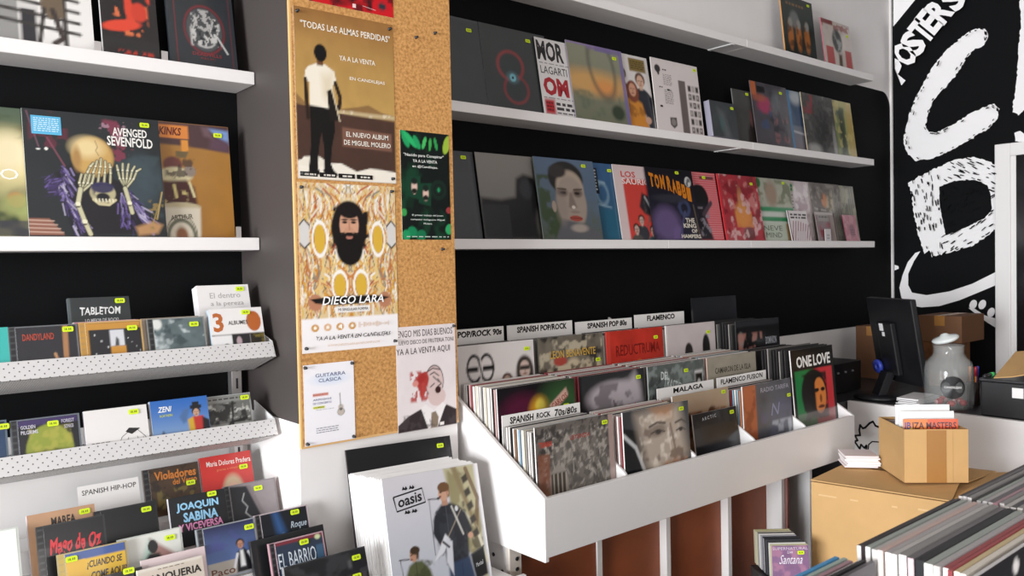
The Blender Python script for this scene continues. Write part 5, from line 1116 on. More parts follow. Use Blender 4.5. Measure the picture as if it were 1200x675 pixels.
# ================================================================== stepped CD rack low in the left bay
rk = thing('compact_disc_rack', 'white stepped rack full of CDs at the lower left', 'CD rack', (0, 0, 0))
RY = [2.235, 2.125, 2.015, 1.905, 1.795]
RZ = [.812, .758, .712, .668, .626]
m = MB()
for k in range(5): m.box(-.3, .90 if k < 2 else .905, RY[k] - .075, RY[k] + .035, 0, RZ[k] - .002)
m.box(.905, 1.01, RY[3] - .075, RY[3] + .035, 0, RZ[3] - .002); m.box(.905, 1.01, RY[4] - .075, RY[4] + .035, 0, RZ[4] - .002)
m.build('steps', BINW, rk)
G3 = 'CDs in the stepped rack'
LR = .30
def rcd(f, row, px, py, label, art, stk=((.84, .11),), h=.125, z=None, dy=0, **kw):
    y = RY[row] + dy
    p = at(px, py, Y=y)
    zb = RZ[row] + .0015
    return f(label, G3, (p.x, y - .125 * math.sin(LR), zb), art, LR, stk=stk, **kw)
# back row
a = Art(.142, .113, 30, 'efebe8'); a.text('SPANISH HIP-HOP', .06, .10, .95, .21, '16130f', .006, .05, 0, .06)
rcd(digi, 0, 90, 573, 'white divider card handwritten SPANISH HIP-HOP in the CD rack', a, stk=(), t=.002, name='divider_card', cat='divider card')
a = B(48, '4a3624'); a.tex(.3, 6, 3); a.blot('7a6a38', 6, 4, .5, .1, .8, (.1, .45, .9, .9)); a.blot('28201a', 7, 8, .55, .1, .8); a.text('Violadores', .10, .07, .97, .26, 'c87830', .03, 0, -.02); a.text('del Verso', .46, .27, .97, .40, 'c87830', .02)
rcd(jewel, 0, 166, 556, 'brown CD with orange lettering in the back row of the CD rack', a, edge='4a3c34', stk=((.82, .42),))
a = Art(.142, .132, 50, 'c8342e'); a.tex(.06, 5, 3); a.ell(.58, .78, .2, .34, 'c8b090', .4); a.ell(.58, .86, .15, .25, 'dcae98', .3); a.text('Maria Dolores Pradera', .12, .11, .98, .22, 'f2e6e0', .008, 0, -.02); a.text('gracias a vosotros', .30, .28, .78, .34, 'e08858', .0)
rcd(digi, 0, 233, 543, 'red CD of a fair haired woman in the back row of the CD rack', a, stk=((.82, .32),), t=.010, spine='d8504a')
a = B(30, '14151a'); a.blot('3a3a44', 5, 3, .55, .1)
# second row
a = B(40, 'e6eae4'); a.rect(.1, .06, .92, .95, 'eef0ea'); a.rect(.2, .1, .62, .2, 'dcf0a0')
rcd(jewel, 1, -69, 630, 'white CD cut off by the left picture edge in the CD rack', a, edge='c8ccc4', tray='d8dcd4', stk=())
a = Art(.142, .14, 44, 'b88e6c'); a.tex(.1, 5, 3); a.text('MAREA', .34, .10, .70, .25, '231a16', .03)
rcd(digi, 1, 31, 611, 'tan CD with black lettering behind the red lettered black CD', a, dy=.016, stk=((.84, .1),), t=.014, spine='d8c8d4')
a = Art(.142, .125, 40, '0f1013'); a.tex(.3, 3, 2); a.rect(.92, .05, .94, 1, '2c2c30')
rcd(jewel, 1, 109, 597, 'plain black CD in the middle of the CD rack', Art(BW, BH, 20, '0d0e11'), edge='1a1b1e', tray='0c0c0e', stk=((.82, .14),))
a = Art(.142, .125, 50, '191a1d'); a.tex(.15, 4, 3); a.text('JOAQUIN', .12, .14, .86, .33, '94c8e8', .035, 0, -.03); a.text('SABINA', .22, .34, .83, .53, '94c8e8', .035, 0, -.03); a.text('Y VICEVERSA', .12, .55, .90, .70, 'e08cb8', .03)
rcd(digi, 1, 196, 589, 'black CD with light blue and pink lettering in the CD rack', a, dy=-.014, stk=((.76, .06),), t=.012, spine='d8d4d8')
a = B(48, '8c8284'); a.tex(.1, 5, 3); a.poly([(0, 0), (.4, .05), (.72, 1), (0, 1)], '26272a', 2); a.line([(.30, .2), (.24, .35), (.34, .5), (.28, .62), (.44, .8)], .018, 'd0d0d0', .8); a.line([(.45, .2), (.52, .26)], .012, 'e0e0e0'); a.poly([(.36, .02), (.46, .05), (.8, 1), (.70, 1)], '7a7072', 2)
rcd(jewel, 1, 261, 578, 'grey and black CD with a white crack line at the right of the CD rack', a, edge='7c7678', stk=((.64, .16),))
# third row
a = B(44, '131315'); a.tex(.2, 5, 3); a.text('Mago de Oz', .06, .24, .92, .62, 'd03038', .03, .1, 0, .10); a.stroke([(.25, .72), (.4, .80), (.55, .72), (.92, .66), (.97, .55)], .0022, 'b82830'); a.fine(.5, .74, .9, .78, 1, '8a2a30', 3, .3, 6)
y = RY[1] - .036; p = at(41, 617, Y=y)
jewel('black CD with red script lettering at the left of the CD rack', G3, (p.x, y - .125 * math.sin(LR), RZ[1] + .0015 - .0), a, LR, edge='2a2c2e', tray='101012', stk=())
a = B(56, '3a5490'); a.rect(0, .15, 1, .66, 'd8ac2c'); a.rect(.0, .14, .32, .95, 'd8a828'); a.poly([(.05, .6), (.16, .45), (.28, .55), (.28, 1), (.1, 1)], 'c8846c', 3); a.ell(.2, .62, .07, .1, 'b8705c', .4); a.ell(.76, .82, .12, .1, 'c84858', .2); a.ell(.76, .78, .08, .05, 'e8c8c0', .3); a.text('¿CUANDO SE', .33, .20, .92, .36, '26262c', .02, .1, -.0); a.text('COME AQUI?', .38, .41, .98, .58, '26262c', .02, .1)
rcd(jewel, 2, 66, 649, 'blue and yellow CD with slanted black lettering in the CD rack', a, dy=-.014, edge='a89a70', tray='b89a40', stk=((.19, .12),))
a = B(50, 'dcdcd4'); a.poly([(.06, .95), (.42, .08), (.5, .12), (.45, .95)], '9ac0b0', 5, .7); a.poly([(.44, .08), (.98, .55), (.94, .75), (.5, .95)], '8a3c34', 4, .8); a.poly([(.26, 1), (.30, .50), (.40, .36), (.58, .38), (.66, .54), (.66, 1)], '1c1a1a', 3); a.ell(.48, .24, .09, .13, '211e1e', .12); a.text('NACH', .62, .46, .93, .64, 'b84438', .02, 0, .1)
rcd(jewel, 2, 137, 635, 'pale CD of a hooded figure before a red and green fan in the CD rack', a, edge='c0c4bc', tray='cacac4', stk=((.80, .16),))
a = B(50, '2c3a78'); a.grad('26284a', '6a86c0'); a.blot('4a4a88', 5, 3, .5, .2, .6, (0, .1, 1, .5)); a.rect(0, .70, 1, 1, 'b0aaa0'); a.poly([(.55, .98), (.60, .58), (.74, .52), (.82, .62), (.9, .98)], '15161c', 2); a.poly([(.66, .56), (.72, .56), (.74, .88), (.64, .88)], 'e8e8e8', 2); a.line([(.60, .62), (.52, .86)], .05, 'dcdce0'); a.line([(.82, .62), (.92, .82)], .05, 'dcdce0'); a.head(.68, .44, .09, 'b8846c', '2a201c'); a.text('Paco', .06, .82, .52, .96, '6a3a2a', .01)
rcd(jewel, 2, 229, 626, 'blue twilight CD with a man in a waistcoat in the CD rack', a, dy=-.055, edge='8c9094', stk=((.88, .16),), t=.013)
p = at(229, 626, Y=RY[2] - .055); m = MB(); m.box(p.x + .020, p.x + .136, 1.918, 1.934, 0, RZ[2] + .0005); m.build('raised_step', BINW, rk)
a = B(44, '10141c'); a.tex(.2, 5, 3); a.poly([(.28, .0), (.34, .0), (.58, .8), (.36, .8)], '3a6aa8', 8, .8); a.ell(.43, .6, .06, .12, 'a8c8e8', .8); a.text('Roque', .60, .26, .95, .44, 'b8c4d0', .01, .2); a.text('BAÑOS', .58, .50, .97, .66, 'a0acc0', .01)
y = 1.965; p = at(297, 611, Y=y)
jewel('near black CD with a blue light beam at the right of the CD rack', G3, (p.x, y - .125 * math.sin(LR), RZ[2] + .0015 + .002), a, LR, edge='b8a8ac', stk=((.74, .1),))
m = MB(); m.box(p.x + .02, p.x + .142, 1.912, 1.958, 0, RZ[2] + .002); m.build('raised_step', BINW, rk)
# fourth row
a = Art(.142, .125, 40, 'c8bcae'); a.rect(0, 0, .98, .05, 'd8d0c4'); a.text('LA TRANQUERIA', -.25, .14, .96, .30, '1a1612', .03); a.fine(.3, .05, .7, .08, 1, '6a5c4c', 3, .4, 6)
rcd(digi, 3, 160, 672, 'sandy CD with black capital lettering at the bottom of the CD rack', a, stk=(), t=.012, spine='d8d4cc')
a = Art(.142, .135, 20, 'd8c4c4')
p = at(165, 664, Y=RY[3] + .03); digi('pale pink edged CD behind the sandy lettered CD', G3, (p.x, RY[3] + .03 - .037, RZ[3] + .0015), a, LR, stk=(), t=.008, spine='e0d0d0')
a = Art(.142, .125, 30, '121315'); a.fine(.3, .1, .7, .16, 1, '9a9a9a', 3, .5, 4)
rcd(digi, 3, 83, 683, 'black CD peeping up at the bottom below the blue and yellow one', a, dy=.022, stk=((.8, .02),), t=.010, spine='1a1a1c')
a = B(30, 'd4d8d0'); a.rect(.1, .05, .95, .95, 'c0c4bc'); a.ell(.5, .6, .3, .35, '2a2c28', .3)
rcd(jewel, 3, -34, 664, 'grey green CD at the bottom left picture edge', a, edge='b0b8b0', tray='b8beb8', stk=((.86, .14),))
a = Art(.192, .125, 40, '17181a'); a.tex(.15, 4, 3); a.fine(.47, .21, .64, .26, 1, '8a8a8c', 3, .5, 3); a.rect(.0, 0, 1, .02, '2e2e30')
y = RY[3] + .012; p = at(292, 632, Y=y)
cover('box_set', 'wide black box set behind the dark blue CD with pale capitals in the CD rack', 'box set', G3, (p.x, y - .037, RZ[3] + .0015), a, .014, LR, 0, 0, ((.86, .20),), '26262a', '2a2a2e', '141416', part='card_case')
a = B(48, '2c3648'); a.tex(.15, 5, 3); a.rect(0, 0, 1, .06, '7a2c34'); a.text('EL BARRIO', .03, .22, .82, .52, 'd0d8e0', .0); a.rect(.84, .22, 1, .5, '3c5c78'); a.ell(.9, .06, .06, .05, 'c8d0a0', .5)
y = RY[3] - .035; p = at(314, 651, Y=y)
jewel('dark blue CD with thin pale capitals at the right end of the CD rack', G3, (p.x, y - .037, RZ[3] + .0015 - .0), a, LR, edge='b89098', stk=((.62, .12),))
a = Art(.215, .125, 50, '232325'); a.tex(.3, 8, 3); a.blot('3c3c3e', 7, 4, .55, .1, .7); a.rect(.76, .18, .80, .34, '5a5a5c'); a.rect(.72, .48, .96, 1, '4a4446'); a.rect(0, 0, 1, .02, '4a4a4c')
y = RY[4] + .01; p = at(331, 670, Y=y)
cover('box_set', 'wide dark patterned box set at the very bottom of the CD rack', 'box set', G3, (p.x, y - .037, RZ[4] + .0015), a, .014, LR, 0, 0, ((.87, .17), (.84, .52)), '8a8a8c', '2a2a2e', '141416', part='card_case')

# ================================================================== leaning records below the cork board
st = thing('record_stand', 'white stand under the leaning white records, below the cork board', 'stand', (0, 0, 0))
m = MB(); m.box(1.04, 1.44, 1.70, 1.98, 0, .575); m.box(1.04, 1.44, 1.685, 1.70, 0, .595); m.build('stand_body', BINW, st, bevel=.003)
a = A(110, 'd4d0d6'); a.grad('d6d2d6', 'b8bcc6'); a.tex(.03, 5, 3)
a.poly([(.62, 0), (.95, 0), (.96, 1), (.93, 1), (.82, .75), (.72, .55), (.66, .3)], 'b8b08c', 3); a.blot('8a8058', 7, 4, .52, .12, .8, (.64, 0, .97, .9)); a.blot('4a4030', 9, 6, .58, .08, .8, (.76, .05, .97, .75)); a.line([(.86, .03), (.95, .3), (.9, .55)], .04, '6a4a30', .8); a.poly([(.97, 0), (1, 0), (1, 1), (.98, 1)], 'e8e4e4'); a.line([(.78, .4), (.9, .55), (.97, .85)], .03, 'd8d0b8')
a.poly([(.70, .0), (.76, .0), (.93, .60), (.90, .62)], '8a7a58', 3); [a.poly([(.80 + .012 * k, .10 + .12 * k), (.86 + .012 * k, .07 + .12 * k), (.875 + .012 * k, .13 + .12 * k), (.815 + .012 * k, .16 + .12 * k)], '3c342a', 2) for k in range(5)]
# singer with a white guitar
a.poly([(.455, .42), (.50, .345), (.555, .30), (.65, .295), (.735, .335), (.785, .45), (.80, .62), (.775, .80), (.60, .84), (.545, .80), (.535, .62), (.50, .60), (.45, .55)], '22242a', 3)
a.blot('33363e', 14, 5, .52, .1, .7, (.46, .32, .80, .8)); a.line([(.60, .31), (.60, .62)], .008, '4a4d55', .8)
a.poly([(.56, .80), (.79, .78), (.83, 1), (.55, 1)], '31405a', 3); a.line([(.70, .82), (.69, 1)], .012, '22304a')
a.poly([(.73, .34), (.80, .40), (.855, .56), (.80, .62), (.76, .50)], '25272d', 3); a.ell(.825, .605, .028, .026, 'c89a80', .3)
a.rect(.565, .25, .625, .31, 'b88a70'); a.ell(.590, .205, .050, .068, 'c99c82', .12); a.ell(.600, .155, .062, .042, '6e4c2e', .15); a.poly([(.62, .15), (.66, .17), (.655, .24), (.632, .25), (.63, .2)], '6e4c2e', 2); a.ell(.565, .195, .012, .007, '2a201c', .4); a.ell(.555, .232, .014, .008, '7c3a34', .4); a.ell(.545, .212, .010, .012, 'd8ab90', .4); a.ell(.64, .21, .010, .018, 'c08a70', .4)
a.line([(.43, .235), (.535, .245)], .010, '17171a'); a.ell(.535, .243, .014, .012, '2a2a2e', .3); a.line([(.44, .24), (.435, .70)], .006, '44444a'); a.ell(.71, .355, .018, .022, 'd8d8d8', .3)
a.line([(.50, .40), (.47, .52), (.52, .62)], .055, '26282e'); a.ell(.535, .625, .03, .026, 'c89a80', .3)
a.line([(.57, .60), (.755, .37)], .020, '4a3a2a'); a.line([(.57, .60), (.755, .37)], .006, 'a8a098'); a.poly([(.425, .745), (.56, .545), (.605, .60), (.52, .70)], 'dcdce0', 1.5); a.poly([(.565, .585), (.625, .62), (.60, .90), (.545, .78)], 'd2d2d8', 1.5); a.line([(.53, .61), (.585, .66)], .02, '2a2a2e'); a.line([(.66, .33), (.75, .58)], .018, 'e4e0d8', .7)
# second man in an olive parka
a.poly([(.13, 1), (.135, .80), (.17, .735), (.23, .705), (.30, .715), (.37, .80), (.42, 1)], '565a3a', 3); a.blot('42462c', 12, 4, .53, .1, .8, (.13, .70, .42, 1)); a.line([(.235, .72), (.24, 1)], .008, '35381f', .8)
a.ell(.222, .658, .040, .054, 'bd8f75', .12); a.ell(.238, .622, .048, .034, '41301f', .15); a.poly([(.25, .62), (.275, .65), (.265, .70), (.245, .69)], '41301f', 2); a.ell(.200, .655, .009, .006, '2a201c', .4); a.ell(.196, .69, .012, .007, '7c3a34', .4)
a.line([(.08, .672), (.175, .682)], .010, '1c1c20'); a.line([(.09, .68), (.12, 1)], .006, '3a3a40')
a.poly([(.80, .77), (.95, .72), (.96, .96), (.83, .99)], '1a1a1c', 2); a.line([(.805, .77), (.95, .72)], .012, '4a4a4c'); a.text('Marshall', .84, .84, .92, .875, 'd8d8d8', .0, .2, .2); a.blot('3a3420', 12, 3, .5, .08, .9, (.36, .95, .58, 1))
for p in ([(.09, .165), (.38, .13), (.40, .25), (.11, .285), (.09, .165)],): a.stroke(p, .004, '17171a')
a.text('oasis', .125, .16, .365, .245, '17171a', .02, .1, .11)
for sx, sy in ((-1, -1), (1, -1), (-1, 1), (1, 1)):
    cx, cy = .245 + sx * .035, .207 + sy * .098
    a.shape([(cx - .03, cy + .012), (cx - .015, cy - .02), (cx, cy), (cx + .012, cy - .018), (cx + .028, cy + .005), (cx + .01, cy + .016), (cx - .008, cy + .010)], '17171a')
OX, OY, OZ = 1.070, 1.772, .5895
cover('vinyl_record', 'big pale cover of two musicians with a boxed logo, leaning below the cork board', 'record', 'records leaning below the cork board', (OX, OY, OZ), a, .005, .24, .038, 0, (), 'f2efee', 'ece8e8', material=PRINT)
for k in range(13):
    o = link(bpy.data.objects.new('record_sleeve', card_mesh(.318 if k % 3 else .312, .314, .0052, 'f2efee', 'ece9e8', 'eceae8')))
    o.location = (OX - .0035 * (k + 1) - (.002 if k % 2 else 0), OY + .0062 * (k + 1), OZ + .0005 + .0012 * (k % 4) + .0007 * k); o.rotation_euler = (-.24, .034 - .001 * k, 0)
    tag(o, 'white sleeve, %s behind the two musicians cover below the cork board' % ORD[k], 'record', 'white sleeves behind the two musicians cover')
p = at(396.5, 533.5, Y=1.95)
cover('vinyl_record', 'big plain black cover behind the white sleeves below the cork board', 'record', 'records leaning below the cork board', (p.x + .012, 1.868, .5885), Art(.343, .383, 6, '0f0f11'), .006, .24, .035, 0, ((.885, .065),), '2a1c20', '0f0f11')
# ================================================================== counter and what stands on it
CT = .795
ct = thing('shop_counter', 'white counter at the right behind the cardboard boxes', 'counter', (0, 0, 0))
m = MB(); m.box(3.55, 3.575, .2, 1.865, 0, CT); fpn = m.build('front_panel', BINW, ct, bevel=.002)
m = MB(); m.box(3.575, 4.60, .2, 1.865, CT - .03, CT - .001); m.build('counter_top', BLKG, ct)
m = MB(); m.box(3.575, 4.6, 1.845, 1.865, 0, CT - .03); m.build('side_panel', BINW, ct)
# spiky hand-drawn line on the panel
_l = MB()
pts = [(1045.5, 502), (1041, 502.5), (1037, 498), (1031, 501), (1026, 499), (1023, 494), (1019, 496), (1014, 501), (1011, 502), (1008, 498), (1007, 504), (1008, 510), (1002, 510.5), (1005, 516), (1001.5, 517.5), (1007.5, 526), (1009, 521), (1013, 525), (1015.5, 522), (1015, 530)]
def wallstroke(pts, wd):
    P = [at(x, y, X=3.549) for x, y in pts]
    for p, q in zip(P, P[1:]):
        d = (q - p).normalized(); n = Vector((0, -d.z, d.y)) * wd * .8; e = d * wd * .5
        v = [p - e + n, q + e + n, q + e - n, p - e - n]
        nr = (v[1] - v[0]).cross(v[2] - v[0])
        if nr.x > 0: v.reverse()
        _l.add(v, [(0, 1, 2, 3)])
wallstroke(pts, .0055); wallstroke([(1017, 529), (1018, 521), (1022, 517.5), (1030, 518)], .0035); wallstroke([(1033, 520), (1046, 524)], .005)
_l.build('drawn_line', mat('black_marker', '141416', .5), fpn)
# monitor seen from behind
mo = thing('computer_monitor', 'black computer monitor seen from behind on the counter', 'monitor', (0, 0, 0))
Pn = at(1065, 352, X=3.66); Pf = at(1013, 347, X=3.86)
hx = (Pf - Pn); hx.z = 0; Lm = hx.length; hx.normalize()
nrm = Vector((-hx.y, hx.x, 0))
if nrm.dot(-Pn) < 0: nrm = -nrm
low = at(1083, 455, X=3.71)
upm = (Vector((Pn.x, Pn.y, Pn.z)) - low); upm -= hx * upm.dot(hx); Hm = upm.length; upm.normalize(); nm = hx.cross(upm)
if nm.dot(-Pn) < 0: nm = -nm
MM = Matrix(((hx.x, upm.x, nm.x, low.x), (hx.y, upm.y, nm.y, low.y), (hx.z, upm.z, nm.z, low.z), (0, 0, 0, 1)))
m = MB(); m.box(0, Lm, 0, Hm, -.03, 0, M=MM); m.build('screen_casing', BLKP, mo, bevel=.006)
m = MB(); m.box(.02, Lm - .02, .02, Hm - .02, -.0305, -.030, M=MM); m.build('screen', mat('screen_glass', '0a0a0c', .1), mo)
m = MB(); m.box(.14, Lm - .1, .04, Hm - .11, 0, .028, M=MM); bcv = m.build('back_cover', BLKP, mo, bevel=.006)
m = MB(); m.box(Lm - .16, Lm - .13, .25, .285, .028, .029, M=MM); m.box(Lm - .165, Lm - .145, .225, .245, .028, .029, M=MM); m.build('torn_label', PAPERW, bcv)
b0 = at(1034, 468, Z=CT); nk = MM @ Vector((Lm * .6, .06, .028))
m = MB(); m.lathe([(.11, 0), (.11, .012), (.10, .018)], c=(b0.x + .03, b0.y + .03, CT), n=28); m.build('base', BLKP, mo)
dvec = (nk - Vector((b0.x + .03, b0.y + .03, CT + .015)))
m = MB(); sw = hx * .03
v0 = Vector((b0.x + .03, b0.y + .03, CT + .012)); tk = nm.copy(); tk.z = 0; tk = tk.normalized() * .022
m.prism([v0 - sw - tk, v0 + sw - tk, v0 + sw + tk, v0 - sw + tk], dvec); m.build('stand_neck', BLKP, mo, bevel=.004)
q = MM @ Vector((Lm * .6 + .062, .075, .040))
tb = thing('tape_roll', 'blue roll hanging on the stand of the black monitor', 'tape', q)
m = MB(); m.lathe([(.018, -.008), (.032, -.008), (.032, .008), (.018, .008)], M=(Matrix(((hx.x, upm.x, nm.x), (hx.y, upm.y, nm.y), (hx.z, upm.z, nm.z)))).to_4x4(), n=24, cap=False); m.build('roll', BLUEP, tb)
# amplifier
am = thing('amplifier', 'black amplifier with small knobs on the far end of the counter', 'amplifier', (3.60, 2.03, 0))
m = MB(); m.box(3.575, 3.93, 1.99, 2.28, CT, CT + .145); local(m.build('casing', BLKP, am, bevel=.004), am)
for k in range(4):
    m = MB(); m.lathe([(.006, 0), (.0055, .010)], c=(3.575 + .05 + .07 * k, 1.99, CT + .10), M=Matrix.Rotation(PI / 2, 4, 'X'), n=12); local(m.build('knob', MATS.get('grey_knob') or mat('grey_knob', '6a6a6e', .4), am), am)
for k in range(4):
    m = MB(); m.lathe([(.0055, 0), (.005, .010)], c=(3.575, 2.07 + .055 * k, CT + .10), M=Matrix.Rotation(-PI / 2, 4, 'Y'), n=12); local(m.build('knob', MATS.get('grey_knob') or mat('grey_knob', '6a6a6e', .4), am), am)
m = MB(); m.lathe([(.008, 0), (.007, .008)], c=(3.575, 2.02, CT + .10), M=Matrix.Rotation(-PI / 2, 4, 'Y'), n=12); local(m.build('red_light', REDP, am), am)
m = MB(); m.box(3.48, 4.30, 1.87, 2.33, .62, CT - .002); tag(m.build('low_shelf', BLKG), 'dark shelf beyond the counter under the black amplifier', 'shelf')
m = MB(); m.box(3.52, 4.28, 1.89, 2.31, 0, .62); tag(m.build('shelf_base', BLKG), 'dark base cabinet under the amplifier shelf', 'cabinet')
# brown boxes and patterned box behind the monitor
def carton(name, label, x0, x1, y0, y1, z0, z1, mt=CARD, tape=True):
    t = thing(name, label, 'box', ((x0 + x1) / 2, (y0 + y1) / 2, z0))
    m = MB(); m.box(x0, x1, y0, y1, z0, z1); local(m.build('carton', mt, t, bevel=.002), t)
    if tape:
        m = MB(); m.box(x0 - .0006, x1 + .0006, (y0 + y1) / 2 - .025, (y0 + y1) / 2 + .025, z1 - .05, z1 + .0006); local(m.build('tape_strip', TAPE, t), t)
    return t
PAT = mat('patterned_print', '704626', .6, noise=.9, nscale=30)
yq0, yq1 = at(1127, 385, X=4.24).y, 1.845
zq = at(1098, 401, X=4.24).z
carton('patterned_box', 'small box with a busy orange pattern behind the glass jar', 4.245, 4.50, yq0 + .06, yq1, CT, zq - .001, PAT, False)
carton('cardboard_box', 'brown cardboard box on the patterned box behind the glass jar', 4.24, 4.52, yq0, yq1, zq, at(1098, 370, X=4.24).z, mat('shaded_cardboard', '6e4a30', .8, noise=.1, nscale=12))  # brown cardboard with the shade of this corner put into its colour
xq = at(1003, 410, Y=2.2).x
carton('cardboard_box', 'small brown box half hidden behind the black monitor, right of the amplifier', xq, xq + .14, 2.03, 2.2, CT, at(1006, 388, Y=2.03).z, MATS['shaded_cardboard'])
# crumpled papers beside the monitor
pp = thing('paper_pile', 'loose white papers between the monitor and the glass jar', 'papers', (3.72, 1.628, CT))
rng = random.Random(3)
for k in range(5):
    m = MB(); ang = rng.uniform(-.1, .1); M = Matrix.Translation((rng.uniform(-.02, .02), rng.uniform(-.006, .006), .0005 + .006 * k)) @ Matrix.Rotation(ang, 4, 'Z')
    m.box(-.1, .1, -.046, .046, 0, .004, M=M); m.build('paper_sheet', PAPERW, pp)
# glass jar with a tilted lid
jc = at(1112, 478, X=3.685); jc = Vector((jc.x, jc.y, CT + .001)); jr = .097
ja = thing('glass_jar', 'large glass jar with a round black label and its lid askew', 'jar', jc)
m = MB(); m.lathe([(jr * .92, 0), (jr, .015), (jr, .165), (jr * .93, .195), (jr * .66, .225), (jr * .62, .235), (jr * .62, .262), (jr * .67, .27), (jr * .63, .27), (jr * .58, .262), (jr * .58, .235), (jr * .62, .222), (jr * .9, .192), (jr * .965, .165), (jr * .965, .02), (jr * .9, .008)], n=48, cap=False)
m.add([(0, 0, 0)], []); m.build('glass_body', GLASS, ja)
m = MB(); M = Matrix.Translation((.0, .01, .285)) @ Matrix.Rotation(-.30, 4, Vector((.64, .767, 0)))
m.lathe([(.001, .0), (.045, .0), (.052, .005), (.055, .012), (.050, .018), (.022, .025), (.012, .034), (.001, .036)], M=M, n=32); m.build('lid', mat('frosted_glass', 'dfe4e2', .15), ja)
to = Vector((-jc.x, -jc.y, 0)).normalized(); ang0 = math.atan2(to.y, to.x) + .16
m = MB(); V = []; F = []
cz = .098; R_ = .048
ring = [(0, 0)] + [(math.cos(k * PI / 12), math.sin(k * PI / 12)) for k in range(24)]
for u, v in ring:
    a_ = ang0 + u * R_ / jr; V.append(((jr + .0012) * math.cos(a_), (jr + .0012) * math.sin(a_), cz + v * R_))
F = [(0, 1 + k, 1 + (k + 1) % 24) for k in range(24)]
m.add(V, F); rl_ = m.build('round_label', BLKP, ja)
g, f = glyphs('CANDILEJAS', .02)
m = MB(); m.add([((jr + .0022) * math.cos(ang0 + (x - .5) * .066 / jr), (jr + .0022) * math.sin(ang0 + (x - .5) * .066 / jr), cz - .006 + y * .012) for x, y in g], [tuple(q) for q in f]); m.build('label_lettering', PAPERW, rl_)
for k, (dx, dy) in enumerate(((-.05, -.03), (.0, -.058), (.05, -.025), (-.02, .03), (.035, .04))):
    s_ = thing('sweet', 'red wrapped sweet at the bottom of the glass jar', 'sweet', (jc.x + dx, jc.y + dy, jc.z + .0105), (0, 0, k), 'red sweets in the glass jar')
    m = MB(); m.lathe([(.002, 0), (.012, .004), (.017, .014), (.012, .024), (.002, .028)], n=16); m.build('candy', REDP, s_)
    m = MB(); m.lathe([(.002, -.0), (.010, .012)], n=8, M=Matrix.Translation((.015, 0, .014)) @ Matrix.Rotation(PI / 2, 4, 'Y')); m.build('wrapper_end', mat('pink_wrapper', 'e8a8ac', .3) if 'pink_wrapper' not in MATS else MATS['pink_wrapper'], s_)
# pen holder
pc = at(1141, 470, X=3.83); pc.z = CT
ph = thing('pen_holder', 'dark pen holder right of the glass jar', 'pen holder', pc)
m = MB(); m.lathe([(.026, 0), (.026, .10), (.023, .10), (.023, .004), (.001, .004)], n=20, cap=False); m.build('cup', mat('smoked_plastic', '2a201c', .2), ph)
for k, (dx, dy, tl, mt, lb, cl) in enumerate(((-.012, .010, .0, ORANGE, 'orange pen in the dark holder', None), (.004, .012, -.04, BLKP, 'black pen in the dark holder', None), (.010, -.004, .05, BLUEP, 'blue pen in the dark holder', None), (-.006, -.011, -.0, ORANGE, 'orange pen with a red cap in the dark holder', REDP))):
    pn = thing('pen', lb, 'pen', (pc.x + dx, pc.y + dy, pc.z + .008), (tl * .8, tl, 0), 'pens in the dark holder')
    m = MB(); m.lathe([(.002, 0), (.0045, .008), (.0045, .13), (.004, .135)], n=10); m.build('barrel', mt, pn)
    m = MB(); m.lathe([(.006, .118), (.006, .155), (.004, .16)], n=10); m.build('cap', cl or mt, pn)
# black crate, cardboard sheet, highlighter, corner box
bk = thing('black_crate', 'black storage box at the right end of the counter', 'storage box', (3.75, 1.2, CT))
m = MB(); m.box(3.585, 3.95, 1.10, 1.312, CT, CT + .142); local(m.build('box_body', BLKP, bk, bevel=.004), bk)
m = MB(); m.box(3.58, 3.955, 1.095, 1.317, CT + .142, CT + .154); local(m.build('lid', BLKG, bk, bevel=.003), bk)
m = MB(); m.box(3.5795, 3.5848, 1.155, 1.195, CT + .085, CT + .125); local(m.build('paper_label', PAPERW, bk), bk)
sh = thing('cardboard_sheet', 'curved piece of cardboard lying over the black storage box', 'cardboard', (3.72, 1.14, CT + .155))
prof = [(1.268, CT + .158), (1.20, CT + .168), (1.12, CT + .190), (1.03, CT + .225)]
m = MB()
m.prism([(3.60, y, z) for y, z in prof] + [(3.60, y, z - .004) for y, z in reversed(prof)], (.24, 0, .085)); local(m.build('sheet', CARD, sh), sh)
hp = at(1156, 437, X=3.62)
hl = thing('highlighter', 'green highlighter lying on the edge of the black storage box', 'marker', (3.615, 1.292, CT + .1632), (PI / 2, 0, PI / 2))
m = MB(); m.lathe([(.004, -.05), (.0075, -.045), (.0075, .02)], n=14); m.build('barrel', BLKG, hl)
m = MB(); m.lathe([(.0085, .02), (.0085, .05), (.006, .055)], n=14); m.build('cap', GREENP, hl)
carton('cardboard_box', 'small cardboard box at the right picture edge on the counter', 3.56, 3.80, .93, 1.085, CT, CT + .115, CARD, False)

# ================================================================== cardboard boxes on the floor
bb = thing('cardboard_box', 'large closed cardboard box standing on the floor between record bin and counter', 'box', (2.95, 1.33, 0))
q0, q1, q2, q3 = at(950, 563, Z=.65), at(1115, 588, Z=.65), at(1172, 556, Z=.65), at(985, 538, Z=.65)
q2 = Vector((q1.x + .46, q1.y + .045, .65)); q3 = Vector((q0.x + .44, q0.y + .06, .65))
m = MB(); base = [Vector((p.x, p.y, 0)) for p in (q0, q1, q2, q3)]
m.prism(base, (0, 0, .646)); local(m.build('carton', CARD, bb, bevel=.004), bb)
def flap(name, e0, e1, out, lift, wd, mt=CARD):
    m = MB(); d = Vector(out) * wd + Vector((0, 0, lift)); n = Vector((0, 0, .004))
    k = (e1 - e0) * .06
    m.prism([e0, e1, e1 + d - k, e0 + d + k], n); return local(m.build(name, mt, bb), bb)
up_ = Vector((0, 0, .0005))
